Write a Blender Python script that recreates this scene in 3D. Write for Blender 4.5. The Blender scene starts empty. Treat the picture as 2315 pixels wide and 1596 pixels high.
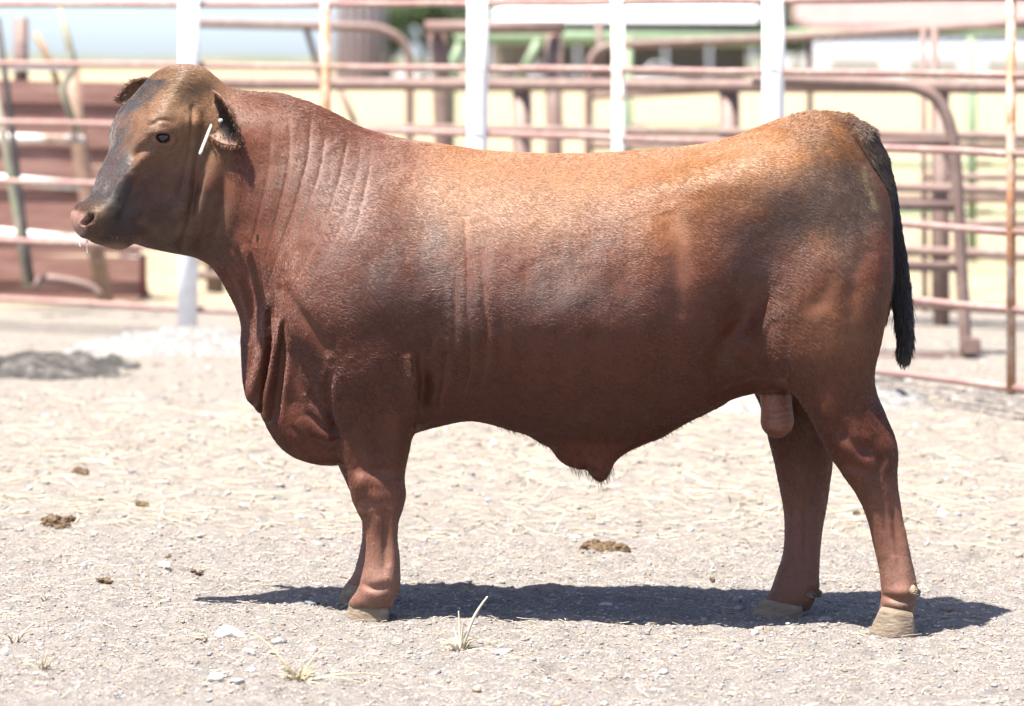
import bpy, bmesh, math, random
import numpy as np
from mathutils import Vector, Matrix

R = math.radians
random.seed(7)
RNG = np.random.default_rng(11)
scene = bpy.context.scene
C = scene.collection

# ------------------------------------------------------------------ camera, sky, sun, exposure
CAM_D, CAM_H, HZ = 10.0, 1.389, 150.0   # metres from the bull's midline, lens height, eye level on the measuring grid
cam_d = bpy.data.cameras.new('camera')
cam = bpy.data.objects.new('camera', cam_d)
C.objects.link(cam)
cam.location = (0, -CAM_D, CAM_H)
cam.rotation_euler = (R(90), 0, 0)
cam_d.sensor_width = 36
cam_d.lens = 36 * 9000 / 2314
cam_d.shift_y = -(798 - HZ) / 2314
cam_d.clip_end = 3000
cam_d.dof.use_dof = True
cam_d.dof.focus_distance = 9.85
cam_d.dof.aperture_fstop = 3.7
scene.camera = cam

SUN_EL, SUN_AZ = 68.5, 42.0          # from the left and the camera's side
sun_dir = Vector((-math.cos(R(SUN_EL)) * math.cos(R(SUN_AZ)),
                  -math.cos(R(SUN_EL)) * math.sin(R(SUN_AZ)), math.sin(R(SUN_EL))))
world = bpy.data.worlds.new('World')
scene.world = world
world.use_nodes = True
wn = world.node_tree
sky_n = wn.nodes.new('ShaderNodeTexSky')
sky_n.sky_type = 'NISHITA'
sky_n.sun_disc = False
sky_n.sun_elevation = R(SUN_EL)
sky_n.sun_rotation = math.atan2(sun_dir.x, sun_dir.y)
sky_n.air_density = 0.55
sky_n.dust_density = 2.3
sky_n.ozone_density = 1.0
sky_n.altitude = 800
bg = wn.nodes['Background']
bg.inputs[1].default_value = 0.11
wn.links.new(sky_n.outputs[0], bg.inputs[0])

sl = bpy.data.lights.new('sun', 'SUN')
sl.energy = 5.0
sl.angle = R(0.55)
sl.color = (1.0, 0.945, 0.865)
sun = bpy.data.objects.new('sun', sl)
sun.rotation_euler = (-sun_dir).to_track_quat('-Z', 'Y').to_euler()
C.objects.link(sun)

vs = scene.view_settings
vs.view_transform = 'Standard'
vs.look = 'None'
vs.gamma = 1.0
vs.exposure = 1.78
scene.cycles.max_bounces = 6
scene.cycles.transparent_max_bounces = 8

# ------------------------------------------------------------------ helpers
def W(u, v, Y=0.0):
    """metres for a measured place: u, v on the bull's plane grid (900 per metre), at depth Y"""
    k = (CAM_D + Y) / 9000.0
    return Vector(((u - 1157) * k, Y, CAM_H - (v - HZ) * k))

def link(o, parent=None):
    C.objects.link(o)
    if parent is not None:
        o.parent = parent
    return o

def tag(o, label=None, cat=None, group=None, kind=None):
    if label: o['label'] = label
    if cat: o['category'] = cat
    if group: o['group'] = group
    if kind: o['kind'] = kind
    return o

def empty(name, loc=(0, 0, 0), rz=0.0):
    o = bpy.data.objects.new(name, None)
    o.empty_display_size = 0.1
    C.objects.link(o)
    o.location = loc
    o.rotation_euler = (0, 0, rz)
    return o

def np_mesh(name, V, F, mats=(), smooth=True):
    me = bpy.data.meshes.new(name)
    V = np.asarray(V, np.float32); F = np.asarray(F, np.int32)
    n = F.shape[1]
    me.vertices.add(len(V)); me.vertices.foreach_set('co', V.ravel())
    me.loops.add(F.size); me.loops.foreach_set('vertex_index', F.ravel())
    me.polygons.add(len(F))
    me.polygons.foreach_set('loop_start', np.arange(0, F.size, n, dtype=np.int32))
    me.polygons.foreach_set('loop_total', np.full(len(F), n, np.int32))
    if smooth:
        me.polygons.foreach_set('use_smooth', np.ones(len(F), bool))
    me.update(calc_edges=True)
    for m in mats: me.materials.append(m)
    return me

def bm_obj(name, bm, mat, parent=None, smooth=False):
    me = bpy.data.meshes.new(name)
    bmesh.ops.recalc_face_normals(bm, faces=bm.faces)
    bm.to_mesh(me); bm.free()
    if smooth:
        for p in me.polygons: p.use_smooth = True
    me.materials.append(mat)
    return link(bpy.data.objects.new(name, me), parent)

def tube(bm, pts, rads, seg=10, cap=True):
    """round bar through pts (Vectors) with radius per point"""
    pts = [Vector(p) for p in pts]
    if not hasattr(rads, '__len__'): rads = [rads] * len(pts)
    rings = []
    up = None
    for i, p in enumerate(pts):
        a = pts[max(i - 1, 0)]; b = pts[min(i + 1, len(pts) - 1)]
        t = (b - a).normalized()
        if up is None:
            up = Vector((0, 0, 1)) if abs(t.z) < 0.9 else Vector((1, 0, 0))
        n = (up - t * up.dot(t)).normalized(); up = n
        s = t.cross(n)
        rings.append([bm.verts.new(p + (n * math.cos(q) + s * math.sin(q)) * rads[i])
                      for q in (2 * math.pi * k / seg for k in range(seg))])
    for r0, r1 in zip(rings, rings[1:]):
        for k in range(seg):
            bm.faces.new((r0[k], r0[(k + 1) % seg], r1[(k + 1) % seg], r1[k]))
    if cap:
        bm.faces.new(rings[0][::-1]); bm.faces.new(rings[-1])
    return rings

def box(bm, c, d, rot=None, bev=0.0):
    r = bmesh.ops.create_cube(bm, size=1.0)
    vs_ = r['verts']
    M = Matrix.Translation(Vector(c)) @ (rot.to_4x4() if rot else Matrix.Identity(4)) @ Matrix.Diagonal((d[0], d[1], d[2], 1))
    bmesh.ops.transform(bm, matrix=M, verts=vs_)
    if bev:
        es = {e for v in vs_ for e in v.link_edges}
        bmesh.ops.bevel(bm, geom=list(es), offset=bev, segments=2, affect='EDGES')

def tube_obj(name, pts, rads, mat, parent=None, seg=10):
    bm = bmesh.new(); tube(bm, pts, rads, seg)
    return bm_obj(name, bm, mat, parent, smooth=True)

def catmull(pts, n=8, closed=False):
    P = np.asarray(pts, float); out = []
    N = len(P)
    rng = range(N) if closed else range(N - 1)
    for i in rng:
        if closed:
            p0, p1, p2, p3 = P[(i - 1) % N], P[i], P[(i + 1) % N], P[(i + 2) % N]
        else:
            p0, p1, p2, p3 = P[max(i - 1, 0)], P[i], P[i + 1], P[min(i + 2, N - 1)]
        for k in range(n):
            t = k / n
            out.append(0.5 * ((2 * p1) + (-p0 + p2) * t + (2 * p0 - 5 * p1 + 4 * p2 - p3) * t * t
                              + (-p0 + 3 * p1 - 3 * p2 + p3) * t ** 3))
    if not closed: out.append(P[-1])
    return np.array(out)

def copy_tree(o, parent=None):
    c = o.copy(); link(c, parent)
    for ch in list(o.children): copy_tree(ch, c)
    return c

# value noise (numpy, for shaping meshes)
_perm = np.random.default_rng(3).random((64, 64, 64)).astype(np.float32)
def vnoise(P, freq=1.0):
    Q = np.asarray(P, np.float32) * freq
    i = np.floor(Q).astype(np.int64); f = Q - i
    f = f * f * (3 - 2 * f)
    i0 = i & 63; i1 = (i + 1) & 63
    x0, y0, z0 = i0.T; x1, y1, z1 = i1.T
    fx, fy, fz = f.T
    a = _perm[x0, y0, z0] * (1 - fx) + _perm[x1, y0, z0] * fx
    b = _perm[x0, y1, z0] * (1 - fx) + _perm[x1, y1, z0] * fx
    c = _perm[x0, y0, z1] * (1 - fx) + _perm[x1, y0, z1] * fx
    d = _perm[x0, y1, z1] * (1 - fx) + _perm[x1, y1, z1] * fx
    return (a * (1 - fy) + b * fy) * (1 - fz) + (c * (1 - fy) + d * fy) * fz
def fbm(P, freq=1.0, oct=3):
    s = 0.0; a = 0.5
    for k in range(oct):
        s = s + a * (vnoise(P, freq * 2 ** k) - 0.5); a *= 0.5
    return s

# ------------------------------------------------------------------ materials
def new_mat(name):
    m = bpy.data.materials.new(name); m.use_nodes = True
    nt = m.node_tree
    return m, nt, nt.nodes['Principled BSDF']

def N(nt, kind, **kw):
    n = nt.nodes.new(kind)
    for k, v in kw.items():
        if k.startswith('i_'):
            key = k[2:]
            n.inputs[int(key) if key.isdigit() else key.replace('_', ' ')].default_value = v
        else:
            setattr(n, k, v)
    return n

ALB = 0.70
def dim(stops):
    return [(p, tuple(q * ALB for q in c)) for p, c in stops]

def ramp(nt, stops, interp='LINEAR'):
    n = nt.nodes.new('ShaderNodeValToRGB'); cr = n.color_ramp; cr.interpolation = interp
    while len(cr.elements) < len(stops): cr.elements.new(0.5)
    for e, (p, c) in zip(cr.elements, stops):
        e.position = p; e.color = (*c, 1) if len(c) == 3 else c
    return n

def noise_mat(name, stops, scale=6.0, detail=6.0, rough=0.8, bump=0.0, bscale=None, metallic=0.0, stretch=None, spec=0.3, coords='Object'):
    m, nt, b = new_mat(name)
    tc = N(nt, 'ShaderNodeTexCoord')
    src = tc.outputs[coords]
    if stretch:
        mp = N(nt, 'ShaderNodeMapping'); mp.inputs['Scale'].default_value = stretch
        nt.links.new(src, mp.inputs[0]); src = mp.outputs[0]
    n1 = N(nt, 'ShaderNodeTexNoise', i_Scale=scale, i_Detail=detail, i_Roughness=0.62)
    nt.links.new(src, n1.inputs['Vector'])
    r = ramp(nt, dim(stops)); nt.links.new(n1.outputs[0], r.inputs[0])
    nt.links.new(r.outputs[0], b.inputs['Base Color'])
    b.inputs['Roughness'].default_value = rough
    b.inputs['Metallic'].default_value = metallic
    b.inputs['Specular IOR Level'].default_value = spec
    if bump:
        n2 = N(nt, 'ShaderNodeTexNoise', i_Scale=bscale or scale * 4, i_Detail=4.0)
        nt.links.new(src, n2.inputs['Vector'])
        bp = N(nt, 'ShaderNodeBump', i_Strength=bump, i_Distance=0.01)
        nt.links.new(n2.outputs[0], bp.inputs['Height'])
        nt.links.new(bp.outputs[0], b.inputs['Normal'])
    return m
HAIR_N, HAIR_GAIN = 460000, 1.15
# ------------------------------------------------------------------ ground height
def ground_h(X, Y):
    X = np.asarray(X, float); Y = np.asarray(Y, float)
    near = np.exp(-(Y / 5.0) ** 2)
    h = near * (0.012 - 0.026 * 2.2 * np.tanh(X / 2.2))
    P = np.stack([X, Y, np.zeros_like(X)], -1).reshape(-1, 3)
    h = h + (fbm(P + 31.7, 0.9, 3) * 0.05).reshape(X.shape) * np.clip(np.abs(Y) / 1.5, 0.12, 1.0)
    # the yard rises a little toward the fence
    t = np.clip((Y - 0.7) / 3.8, 0, 1)
    return h + 0.11 * t * t * (3 - 2 * t)

# ------------------------------------------------------------------ the bull: body as one skin
H = 0.004
GX = np.arange(-1.16, 1.06, H, dtype=np.float32)
GY = np.arange(-0.42, 0.42, H, dtype=np.float32)
GZ = np.arange(-0.04, 1.42, H, dtype=np.float32)
FIELD = np.full((len(GX), len(GY), len(GZ)), 1.0, np.float32)

def rbf(cps, X, Z):
    P = np.array([(c[0], c[1]) for c in cps], float); val = np.array([c[2] for c in cps], float)
    n = len(P)
    if n == 1: return np.full(X.shape, val[0])
    D = np.hypot(P[:, None, 0] - P[None, :, 0], P[:, None, 1] - P[None, :, 1])
    A = np.zeros((n + 1, n + 1)); A[:n, :n] = D; A[:n, n] = 1; A[n, :n] = 1
    w = np.linalg.solve(A, np.append(val, 0))
    out = np.full(X.shape, w[n])
    for k in range(n):
        out += w[k] * np.hypot(X - P[k, 0], Z - P[k, 1])
    return np.clip(out, val.min() * 0.8, val.max() * 1.1)

def blur(A, sig):
    r = int(sig * 3) + 1
    k = np.exp(-0.5 * (np.arange(-r, r + 1) / sig) ** 2); k /= k.sum()
    B = np.pad(A, r, mode='edge')
    B = np.apply_along_axis(lambda a: np.convolve(a, k, 'valid'), 0, B)
    return np.apply_along_axis(lambda a: np.convolve(a, k, 'valid'), 1, B)

def poly_sd(poly, X, Z):
    """signed distance, positive inside"""
    best = np.full(X.shape, 1e9); ins = np.zeros(X.shape, bool)
    n = len(poly)
    for i in range(n):
        ax, az = poly[i]; bx, bz = poly[(i + 1) % n]
        ex, ez = bx - ax, bz - az
        L = ex * ex + ez * ez
        if L < 1e-14: continue
        t = np.clip(((X - ax) * ex + (Z - az) * ez) / L, 0, 1)
        d = (X - ax - t * ex) ** 2 + (Z - az - t * ez) ** 2
        best = np.minimum(best, d)
        cond = (az > Z) != (bz > Z)
        with np.errstate(divide='ignore', invalid='ignore'):
            xi = ax + (Z - az) * ex / (ez if ez else 1e-12)
        ins ^= cond & (X < xi)
    d = np.sqrt(best)
    return np.where(ins, d, -d)

def smin_into(f, sl, k):
    a = FIELD[sl]
    h = np.maximum(k - np.abs(a - f), 0) / k
    FIELD[sl] = np.minimum(a, f) - h * h * k * 0.25

def bounds(x0, x1, y0, y1, z0, z1):
    ix = slice(max(0, int((x0 - GX[0]) / H)), min(len(GX), int((x1 - GX[0]) / H) + 2))
    iy = slice(max(0, int((y0 - GY[0]) / H)), min(len(GY), int((y1 - GY[0]) / H) + 2))
    iz = slice(max(0, int((z0 - GZ[0]) / H)), min(len(GZ), int((z1 - GZ[0]) / H) + 2))
    return ix, iy, iz

def slab(poly_px, Y, T, Rr, yc, n=2.2, k=0.05, mar=0.13, bl=3.75, deep=0.0):
    """a form given by its side outline, its half thickness and its edge roundness"""
    P = catmull(poly_px, 6, closed=True)
    kk = (CAM_D + Y) / 9000.0
    px = (P[:, 0] - 1157) * kk; pz = CAM_H - (P[:, 1] - HZ) * kk
    cv = lambda cps: [((c[0] - 1157) * kk, CAM_H - (c[1] - HZ) * kk, c[2]) for c in cps]
    ys = [c[2] for c in yc]; tm = max(c[2] for c in T)
    sl = bounds(px.min() - mar, px.max() + mar, min(ys) - tm - mar, max(ys) + tm + mar, pz.min() - mar, pz.max() + mar)
    X, Z = np.meshgrid(GX[sl[0]], GZ[sl[2]], indexing='ij')
    X = X.astype(float); Z = Z.astype(float)
    sd = poly_sd(np.stack([px, pz], 1), X, Z)
    s1 = blur(sd, bl)
    if deep:
        s2 = blur(sd, deep); w = np.clip((sd - 0.04) / 0.12, 0, 1); w = blur(w, 4)
        s1 = s1 * (1 - w) + s2 * w
    w = np.clip(np.abs(sd) / 0.012, 0, 1)
    s1 = sd * (1 - w) * 0.7 + s1 * (1 - (1 - w) * 0.7)
    t = blur(rbf(cv(T), X, Z), 5); r = blur(rbf(cv(Rr), X, Z), 5); c = blur(rbf(cv(yc), X, Z), 5)
    e = np.maximum(0, 1 - s1 / r).astype(np.float32) ** n
    yy = GY[sl[1]][None, :, None]
    t = t.astype(np.float32)[:, None, :]; c = c.astype(np.float32)[:, None, :]
    f = (e[:, None, :] + (np.abs(yy - c) / t) ** n) ** (1.0 / n) - 1
    f *= np.minimum(r.astype(np.float32)[:, None, :], t)
    smin_into(f, sl, k)

def ball(c, rad, k=0.04, rot=None):
    """ellipsoid; rot is a 3x3 numpy matrix whose rows are its axes"""
    c = np.array(c); rad = np.array(rad, float); m = rad.max() * (1 + k / rad.min()) + 0.02
    sl = bounds(c[0] - m, c[0] + m, c[1] - m, c[1] + m, c[2] - m, c[2] + m)
    X, Y, Z = np.meshgrid(GX[sl[0]] - c[0], GY[sl[1]] - c[1], GZ[sl[2]] - c[2], indexing='ij')
    if rot is not None:
        q = [rot[i, 0] * X + rot[i, 1] * Y + rot[i, 2] * Z for i in range(3)]
    else: q = [X, Y, Z]
    p = np.sqrt((q[0] / rad[0]) ** 2 + (q[1] / rad[1]) ** 2 + (q[2] / rad[2]) ** 2)
    smin_into(((p - 1) * rad.min()).astype(np.float32), sl, k)

def chain(pts, k=0.02, flat=1.0):
    """tapered round chain; pts = (x, y, z, r); flat scales the y radius"""
    A = np.array(pts, float)
    m = A[:, 3].max() + k + 0.02
    sl = bounds(A[:, 0].min() - m, A[:, 0].max() + m, A[:, 1].min() - m, A[:, 1].max() + m, A[:, 2].min() - m, A[:, 2].max() + m)
    X, Y, Z = np.meshgrid(GX[sl[0]], GY[sl[1]], GZ[sl[2]], indexing='ij')
    best = np.full(X.shape, 1.0, np.float32)
    for a, b in zip(A, A[1:]):
        e = b[:3] - a[:3]; L = (e * e).sum() + 1e-12
        t = np.clip(((X - a[0]) * e[0] + (Y - a[1]) * e[1] + (Z - a[2]) * e[2]) / L, 0, 1)
        d = np.sqrt((X - a[0] - t * e[0]) ** 2 + ((Y - a[1] - t * e[1]) / flat) ** 2 + (Z - a[2] - t * e[2]) ** 2) - (a[3] + (b[3] - a[3]) * t)
        best = np.minimum(best, d)
    smin_into(best, sl, k)

# trunk and neck
slab([(418, 330), (422, 235), (448, 188), (484, 190), (520, 201), (570, 209), (640, 214), (700, 233), (760, 261), (820, 291), (880, 305),
      (960, 321), (1050, 335), (1150, 343), (1280, 346), (1400, 343), (1500, 335), (1600, 321), (1680, 299), (1740, 274),
      (1790, 260), (1845, 254), (1890, 266), (1926, 296), (1950, 338), (1970, 395), (1986, 460), (2000, 540), (2008, 610),
      (2000, 690), (1975, 760), (1930, 815), (1870, 850), (1800, 872), (1740, 884), (1690, 892), (1640, 908), (1590, 932),
      (1540, 949), (1480, 971), (1420, 988), (1360, 996), (1300, 994), (1230, 988), (1180, 978), (1120, 961), (1060, 950), (1000, 959),
      (935, 978), (880, 1000), (830, 1028), (775, 1042), (720, 1043), (665, 1028), (632, 1002), (614, 972), (600, 945),
      (578, 908), (556, 880), (549, 830), (546, 780), (545, 735), (530, 690), (505, 640), (480, 605), (455, 575), (430, 530), (418, 440)],
     0.0,
     [(450, 230, .095), (490, 240, .115), (470, 350, .110), (470, 500, .085), (550, 300, .14), (560, 450, .15), (550, 600, .115), (560, 720, .06), (566, 850, .045),
      (620, 870, .085), (660, 960, .11), (720, 1000, .12), (800, 1000, .15), (650, 330, .15), (660, 450, .195), (650, 600, .20), (650, 730, .17),
      (720, 300, .16), (760, 480, .235), (760, 600, .275), (760, 700, .27), (770, 770, .235), (720, 850, .19), (760, 920, .17),
      (850, 480, .25), (860, 620, .305), (860, 700, .30), (870, 780, .255), (900, 900, .235), (960, 520, .27), (960, 680, .305), (980, 800, .27), (1000, 930, .23),
      (1100, 540, .310), (1100, 660, .332), (1110, 770, .315), (1120, 870, .262), (1260, 540, .330), (1260, 670, .353), (1260, 780, .335), (1260, 900, .262),
      (1420, 540, .330), (1420, 670, .350), (1420, 780, .328), (1420, 880, .262), (1560, 500, .312), (1560, 640, .325), (1560, 750, .295), (1560, 850, .235),
      (1660, 430, .285), (1660, 560, .29), (1690, 690, .24), (1640, 830, .19), (1720, 850, .13),
      (1780, 420, .275), (1800, 560, .27), (1880, 480, .25), (1900, 620, .23), (1960, 480, .17), (1960, 640, .15), (1900, 780, .14)],
     [(480, 300, .10), (560, 300, .14), (560, 600, .13), (560, 800, .05), (600, 900, .07), (680, 980, .11), (740, 300, .22), (760, 600, .26), (740, 850, .16), (860, 350, .30),
      (1000, 400, .33), (1250, 420, .31), (1250, 700, .34), (1250, 950, .28), (1000, 900, .22), (1500, 420, .27), (1500, 900, .26), (1650, 380, .22),
      (1640, 820, .16), (1800, 330, .17), (1900, 400, .16), (1980, 500, .14), (1960, 700, .14), (1850, 800, .12)],
     [(1000, 600, 0.0)], n=2.15, k=0.03, deep=11.0)

# hind legs (near side is -y)
NH_T = [(1840, 560, .12), (1900, 560, .11), (1830, 680, .145), (1900, 680, .14), (1760, 760, .10), (1880, 770, .135), (1800, 830, .11), (1880, 850, .115), (1900, 905, .098),
        (1930, 960, .082), (1956, 1010, .072), (1966, 1040, .066), (1985, 1085, .055), (1992, 1140, .046), (2008, 1200, .040), (2020, 1260, .038), (2028, 1310, .045), (2028, 1345, .050), (2025, 1380, .050)]
NH_R = [(1850, 650, .16), (1760, 780, .12), (1880, 800, .14), (1890, 870, .11), (1925, 950, .088), (1955, 1020, .074), (1980, 1080, .060), (1990, 1140, .048), (2008, 1200, .041), (2020, 1260, .040), (2028, 1340, .042)]
slab([(1735, 600), (1800, 520), (1880, 490), (1950, 515), (1998, 560), (2011, 620), (2008, 680), (2000, 740), (1986, 800), (1977, 850),
      (1982, 890), (1996, 925), (2012, 965), (2023, 1000), (2027, 1040), (2028, 1085), (2034, 1130), (2040, 1180), (2049, 1230), (2058, 1275),
      (2067, 1315), (2068, 1345), (2064, 1370), (2066, 1392), (1984, 1392), (1990, 1372), (1994, 1345), (1990, 1310), (1984, 1270),
      (1972, 1215), (1957, 1165), (1936, 1115), (1908, 1075), (1885, 1040), (1862, 1002), (1838, 958), (1812, 915), (1786, 880),
      (1752, 850), (1715, 800), (1694, 740), (1700, 665)], -0.17, NH_T, NH_R,
     [(1850, 550, -.14), (1850, 680, -.155), (1750, 760, -.15), (1880, 850, -.175), (1950, 1000, -.185), (1990, 1150, -.19), (2030, 1390, -.20)], k=0.09)
slab([(1640, 620), (1740, 530), (1860, 520), (1940, 570), (1965, 660), (1958, 760), (1935, 860), (1908, 940), (1890, 1000), (1885, 1045),
      (1877, 1090), (1869, 1140), (1861, 1190), (1855, 1250), (1851, 1300), (1848, 1335), (1836, 1360), (1818, 1380), (1716, 1380),
      (1738, 1345), (1754, 1303), (1768, 1255), (1774, 1210), (1774, 1165), (1766, 1120), (1757, 1085), (1748, 1040), (1738, 995),
      (1728, 950), (1705, 890), (1660, 830), (1630, 740)], 0.12,
     [(1750, 600, .12), (1800, 700, .14), (1720, 780, .10), (1810, 800, .13), (1810, 900, .10), (1815, 1000, .078), (1815, 1050, .068), (1818, 1110, .054), (1818, 1180, .042), (1812, 1260, .040), (1802, 1315, .046), (1785, 1360, .05)],
     [(1780, 680, .16), (1800, 800, .14), (1810, 900, .10), (1815, 1000, .08), (1817, 1080, .064), (1818, 1180, .046), (1812, 1260, .045), (1800, 1330, .05)],
     [(1780, 600, .14), (1800, 750, .16), (1810, 900, .165), (1815, 1050, .16), (1810, 1250, .13), (1790, 1380, .11)], k=0.06)

# fore legs
NF = [(775, 600), (830, 560), (890, 610), (925, 700), (940, 790), (943, 870), (937, 930), (929, 985), (919, 1040), (912, 1085), (914, 1120), (907, 1150),
      (899, 1180), (898, 1220), (903, 1260), (905, 1300), (902, 1330), (890, 1352), (880, 1376), (784, 1376), (794, 1352), (808, 1333),
      (819, 1300), (827, 1258), (829, 1215), (824, 1182), (811, 1156), (800, 1132), (793, 1100), (785, 1062), (773, 1005), (762, 950),
      (751, 900), (746, 850), (746, 780), (756, 680)]
NF_T = [(830, 650, .085), (835, 740, .105), (845, 820, .112), (848, 890, .098), (852, 960, .080), (852, 1040, .064), (853, 1090, .060), (856, 1130, .060), (860, 1165, .052), (864, 1200, .044), (866, 1250, .041), (862, 1305, .049), (850, 1345, .055)]
NF_R = [(840, 700, .13), (845, 850, .105), (852, 960, .085), (852, 1040, .070), (853, 1100, .063), (860, 1160, .050), (864, 1210, .037), (866, 1260, .039), (860, 1310, .044), (845, 1350, .044)]
slab(NF, -0.15, NF_T, NF_R, [(840, 650, -.175), (845, 800, -.175), (850, 900, -.172), (855, 1100, -.155), (860, 1380, -.14)], k=0.06)
def far_fore(p):
    u, v = p[0], p[1]
    s = min(max((v - 850) / 500.0, 0), 1); s = s * s * (3 - 2 * s)
    return (u - 26 + 18 * min(max((v - 1040) / 110.0, 0), 1), v - 34 * s) + tuple(p[2:])
slab([far_fore(p) for p in NF], 0.16, [far_fore(p) for p in NF_T], [far_fore(p) for p in NF_R],
     [(815, 650, .175), (820, 900, .17), (830, 1100, .155), (840, 1350, .15)], k=0.05)

# brisket lobes, sheath, scrotum
slab([(600, 800), (640, 730), (720, 760), (790, 850), (800, 940), (780, 1020), (735, 1036), (680, 1022), (640, 985), (612, 930)], -0.05,
     [(680, 850, .10), (700, 960, .10), (650, 900, .07)], [(700, 880, .13)], [(690, 880, -.065)], k=0.05)
slab([(600, 800), (640, 730), (720, 760), (790, 850), (800, 940), (780, 1020), (735, 1036), (680, 1022), (640, 985), (612, 930)], 0.0,
     [(680, 850, .10), (700, 960, .10), (650, 900, .07)], [(700, 880, .13)], [(690, 880, .065)], k=0.05)
slab([(1180, 940), (1215, 990), (1245, 1012), (1262, 1036), (1290, 1054), (1325, 1062), (1338, 1078), (1350, 1090), (1366, 1090), (1378, 1066),
      (1390, 1040), (1424, 1016), (1500, 984), (1570, 946), (1640, 903), (1560, 890), (1400, 930), (1280, 930)], 0.0,
     [(1300, 980, .085), (1330, 1030, .055), (1355, 1075, .028), (1450, 980, .05), (1570, 930, .045)],
     [(1300, 1000, .06), (1355, 1075, .03), (1450, 980, .05)], [(1300, 1000, 0.0)], k=0.022)
k_ = lambda u, v, y, r: tuple(W(u, v, y)) + (r,)
chain([k_(1754, 860, -.01, .037), k_(1754, 910, -.024, .042), k_(1756, 950, -.028, .0445)], k=0.012)
chain([k_(1756, 860, 0.02, .036), k_(1757, 905, .030, .038), k_(1758, 938, .034, .039)], k=0.02)

# tail: dock out of the rump, then the hanging dock
TAIL = [(1868, 288, -.005, .036), (1908, 298, -.015, .042), (1942, 322, -.03, .043), (1968, 366, -.035, .040), (1986, 422, -.035, .034), (2003, 490, -.03, .028),
        (2018, 560, -.025, .025), (2030, 630, -.02, .023), (2040, 700, -.02, .020), (2046, 770, -.02, .017), (2042, 812, -.02, .012)]
chain([k_(*t) for t in TAIL], k=0.012)

# hip and rib relief
ball(W(1685, 425, -.215), (.06, .03, .04), k=0.12)
ball(W(1950, 470, -.10), (.05, .04, .06), k=0.08)
ball(W(800, 690, -.235), (.10, .05, .10), k=0.12)
ball(W(800, 690, .235), (.10, .05, .10), k=0.12)

# head, turned toward the camera
PSI = R(30.0)
HP = W(470, 330, 0.0)                       # the pivot at the nape
hx = np.array([math.cos(PSI), math.sin(PSI)])   # along the head's length, toward the nape
hs = np.array([math.sin(PSI), -math.cos(PSI)])  # toward the near side of the face
def hplane(u, v):
    a = ((u - 1157) / 900.0 - HP.x) / (math.cos(PSI) - (u - 1157) / 9000.0 * math.sin(PSI))
    return a, W(0, v, a * math.sin(PSI)).z
def head_slab(poly_px, T, Rr, sc, n=2.3, k=0.035, bl=2.5, mar=0.07):
    P = catmull(poly_px, 6, closed=True)
    PP = np.array([hplane(p[0], p[1]) for p in P]); px, pz = PP[:, 0], PP[:, 1]
    cv = lambda cps: [hplane(c[0], c[1]) + (c[2],) for c in cps]
    gx = np.arange(px.min() - .12, px.max() + .12, 0.004); gz = np.arange(pz.min() - .12, pz.max() + .12, 0.004)
    A, Z = np.meshgrid(gx, gz, indexing='ij')
    sd = poly_sd(np.stack([px, pz], 1), A, Z); sd = blur(sd, bl)
    maps = [sd, blur(rbf(cv(T), A, Z), 4), blur(rbf(cv(Rr), A, Z), 4), blur(rbf(cv(sc), A, Z), 4)]
    x0, x1 = HP.x + px.min() - .12, HP.x + px.max() + .12
    sl = bounds(x0, x1, -.42, .42, pz.min() - mar, pz.max() + mar)
    X, Y = np.meshgrid(GX[sl[0]] - HP.x, GY[sl[1]] - HP.y, indexing='ij')
    a = X * hx[0] + Y * hx[1]; s = X * hs[0] + Y * hs[1]
    # sample the maps
    fa = np.clip((a - gx[0]) / 0.004, 0, len(gx) - 1.001); ia = fa.astype(int); ta = (fa - ia)[..., None]
    fz = np.clip((GZ[sl[2]] - gz[0]) / 0.004, 0, len(gz) - 1.001); iz = fz.astype(int); tz = fz - iz
    def samp(M):
        Mz = M[:, iz] * (1 - tz) + M[:, np.minimum(iz + 1, len(gz) - 1)] * tz
        return (Mz[ia] * (1 - ta) + Mz[np.minimum(ia + 1, len(gx) - 1)] * ta).astype(np.float32)
    d, t, r, c = [samp(M) for M in maps]
    out = np.maximum(0, np.maximum(gx[0] - a, a - gx[-1]))[..., None].astype(np.float32)
    e = np.maximum(0, 1 - d / r) ** n
    f = (e + (np.abs(s[..., None] - c) / t) ** n) ** (1 / n) - 1
    f = f * np.minimum(r, t) + out
    smin_into(f.astype(np.float32), sl, k)

def HW(u, v, s):
    """a place on the head: u, v on its own midplane, s metres toward the near side"""
    a, z = hplane(u, v)
    return Vector((HP.x + a * hx[0] + s * hs[0], HP.y + a * hx[1] + s * hs[1], z))

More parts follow.
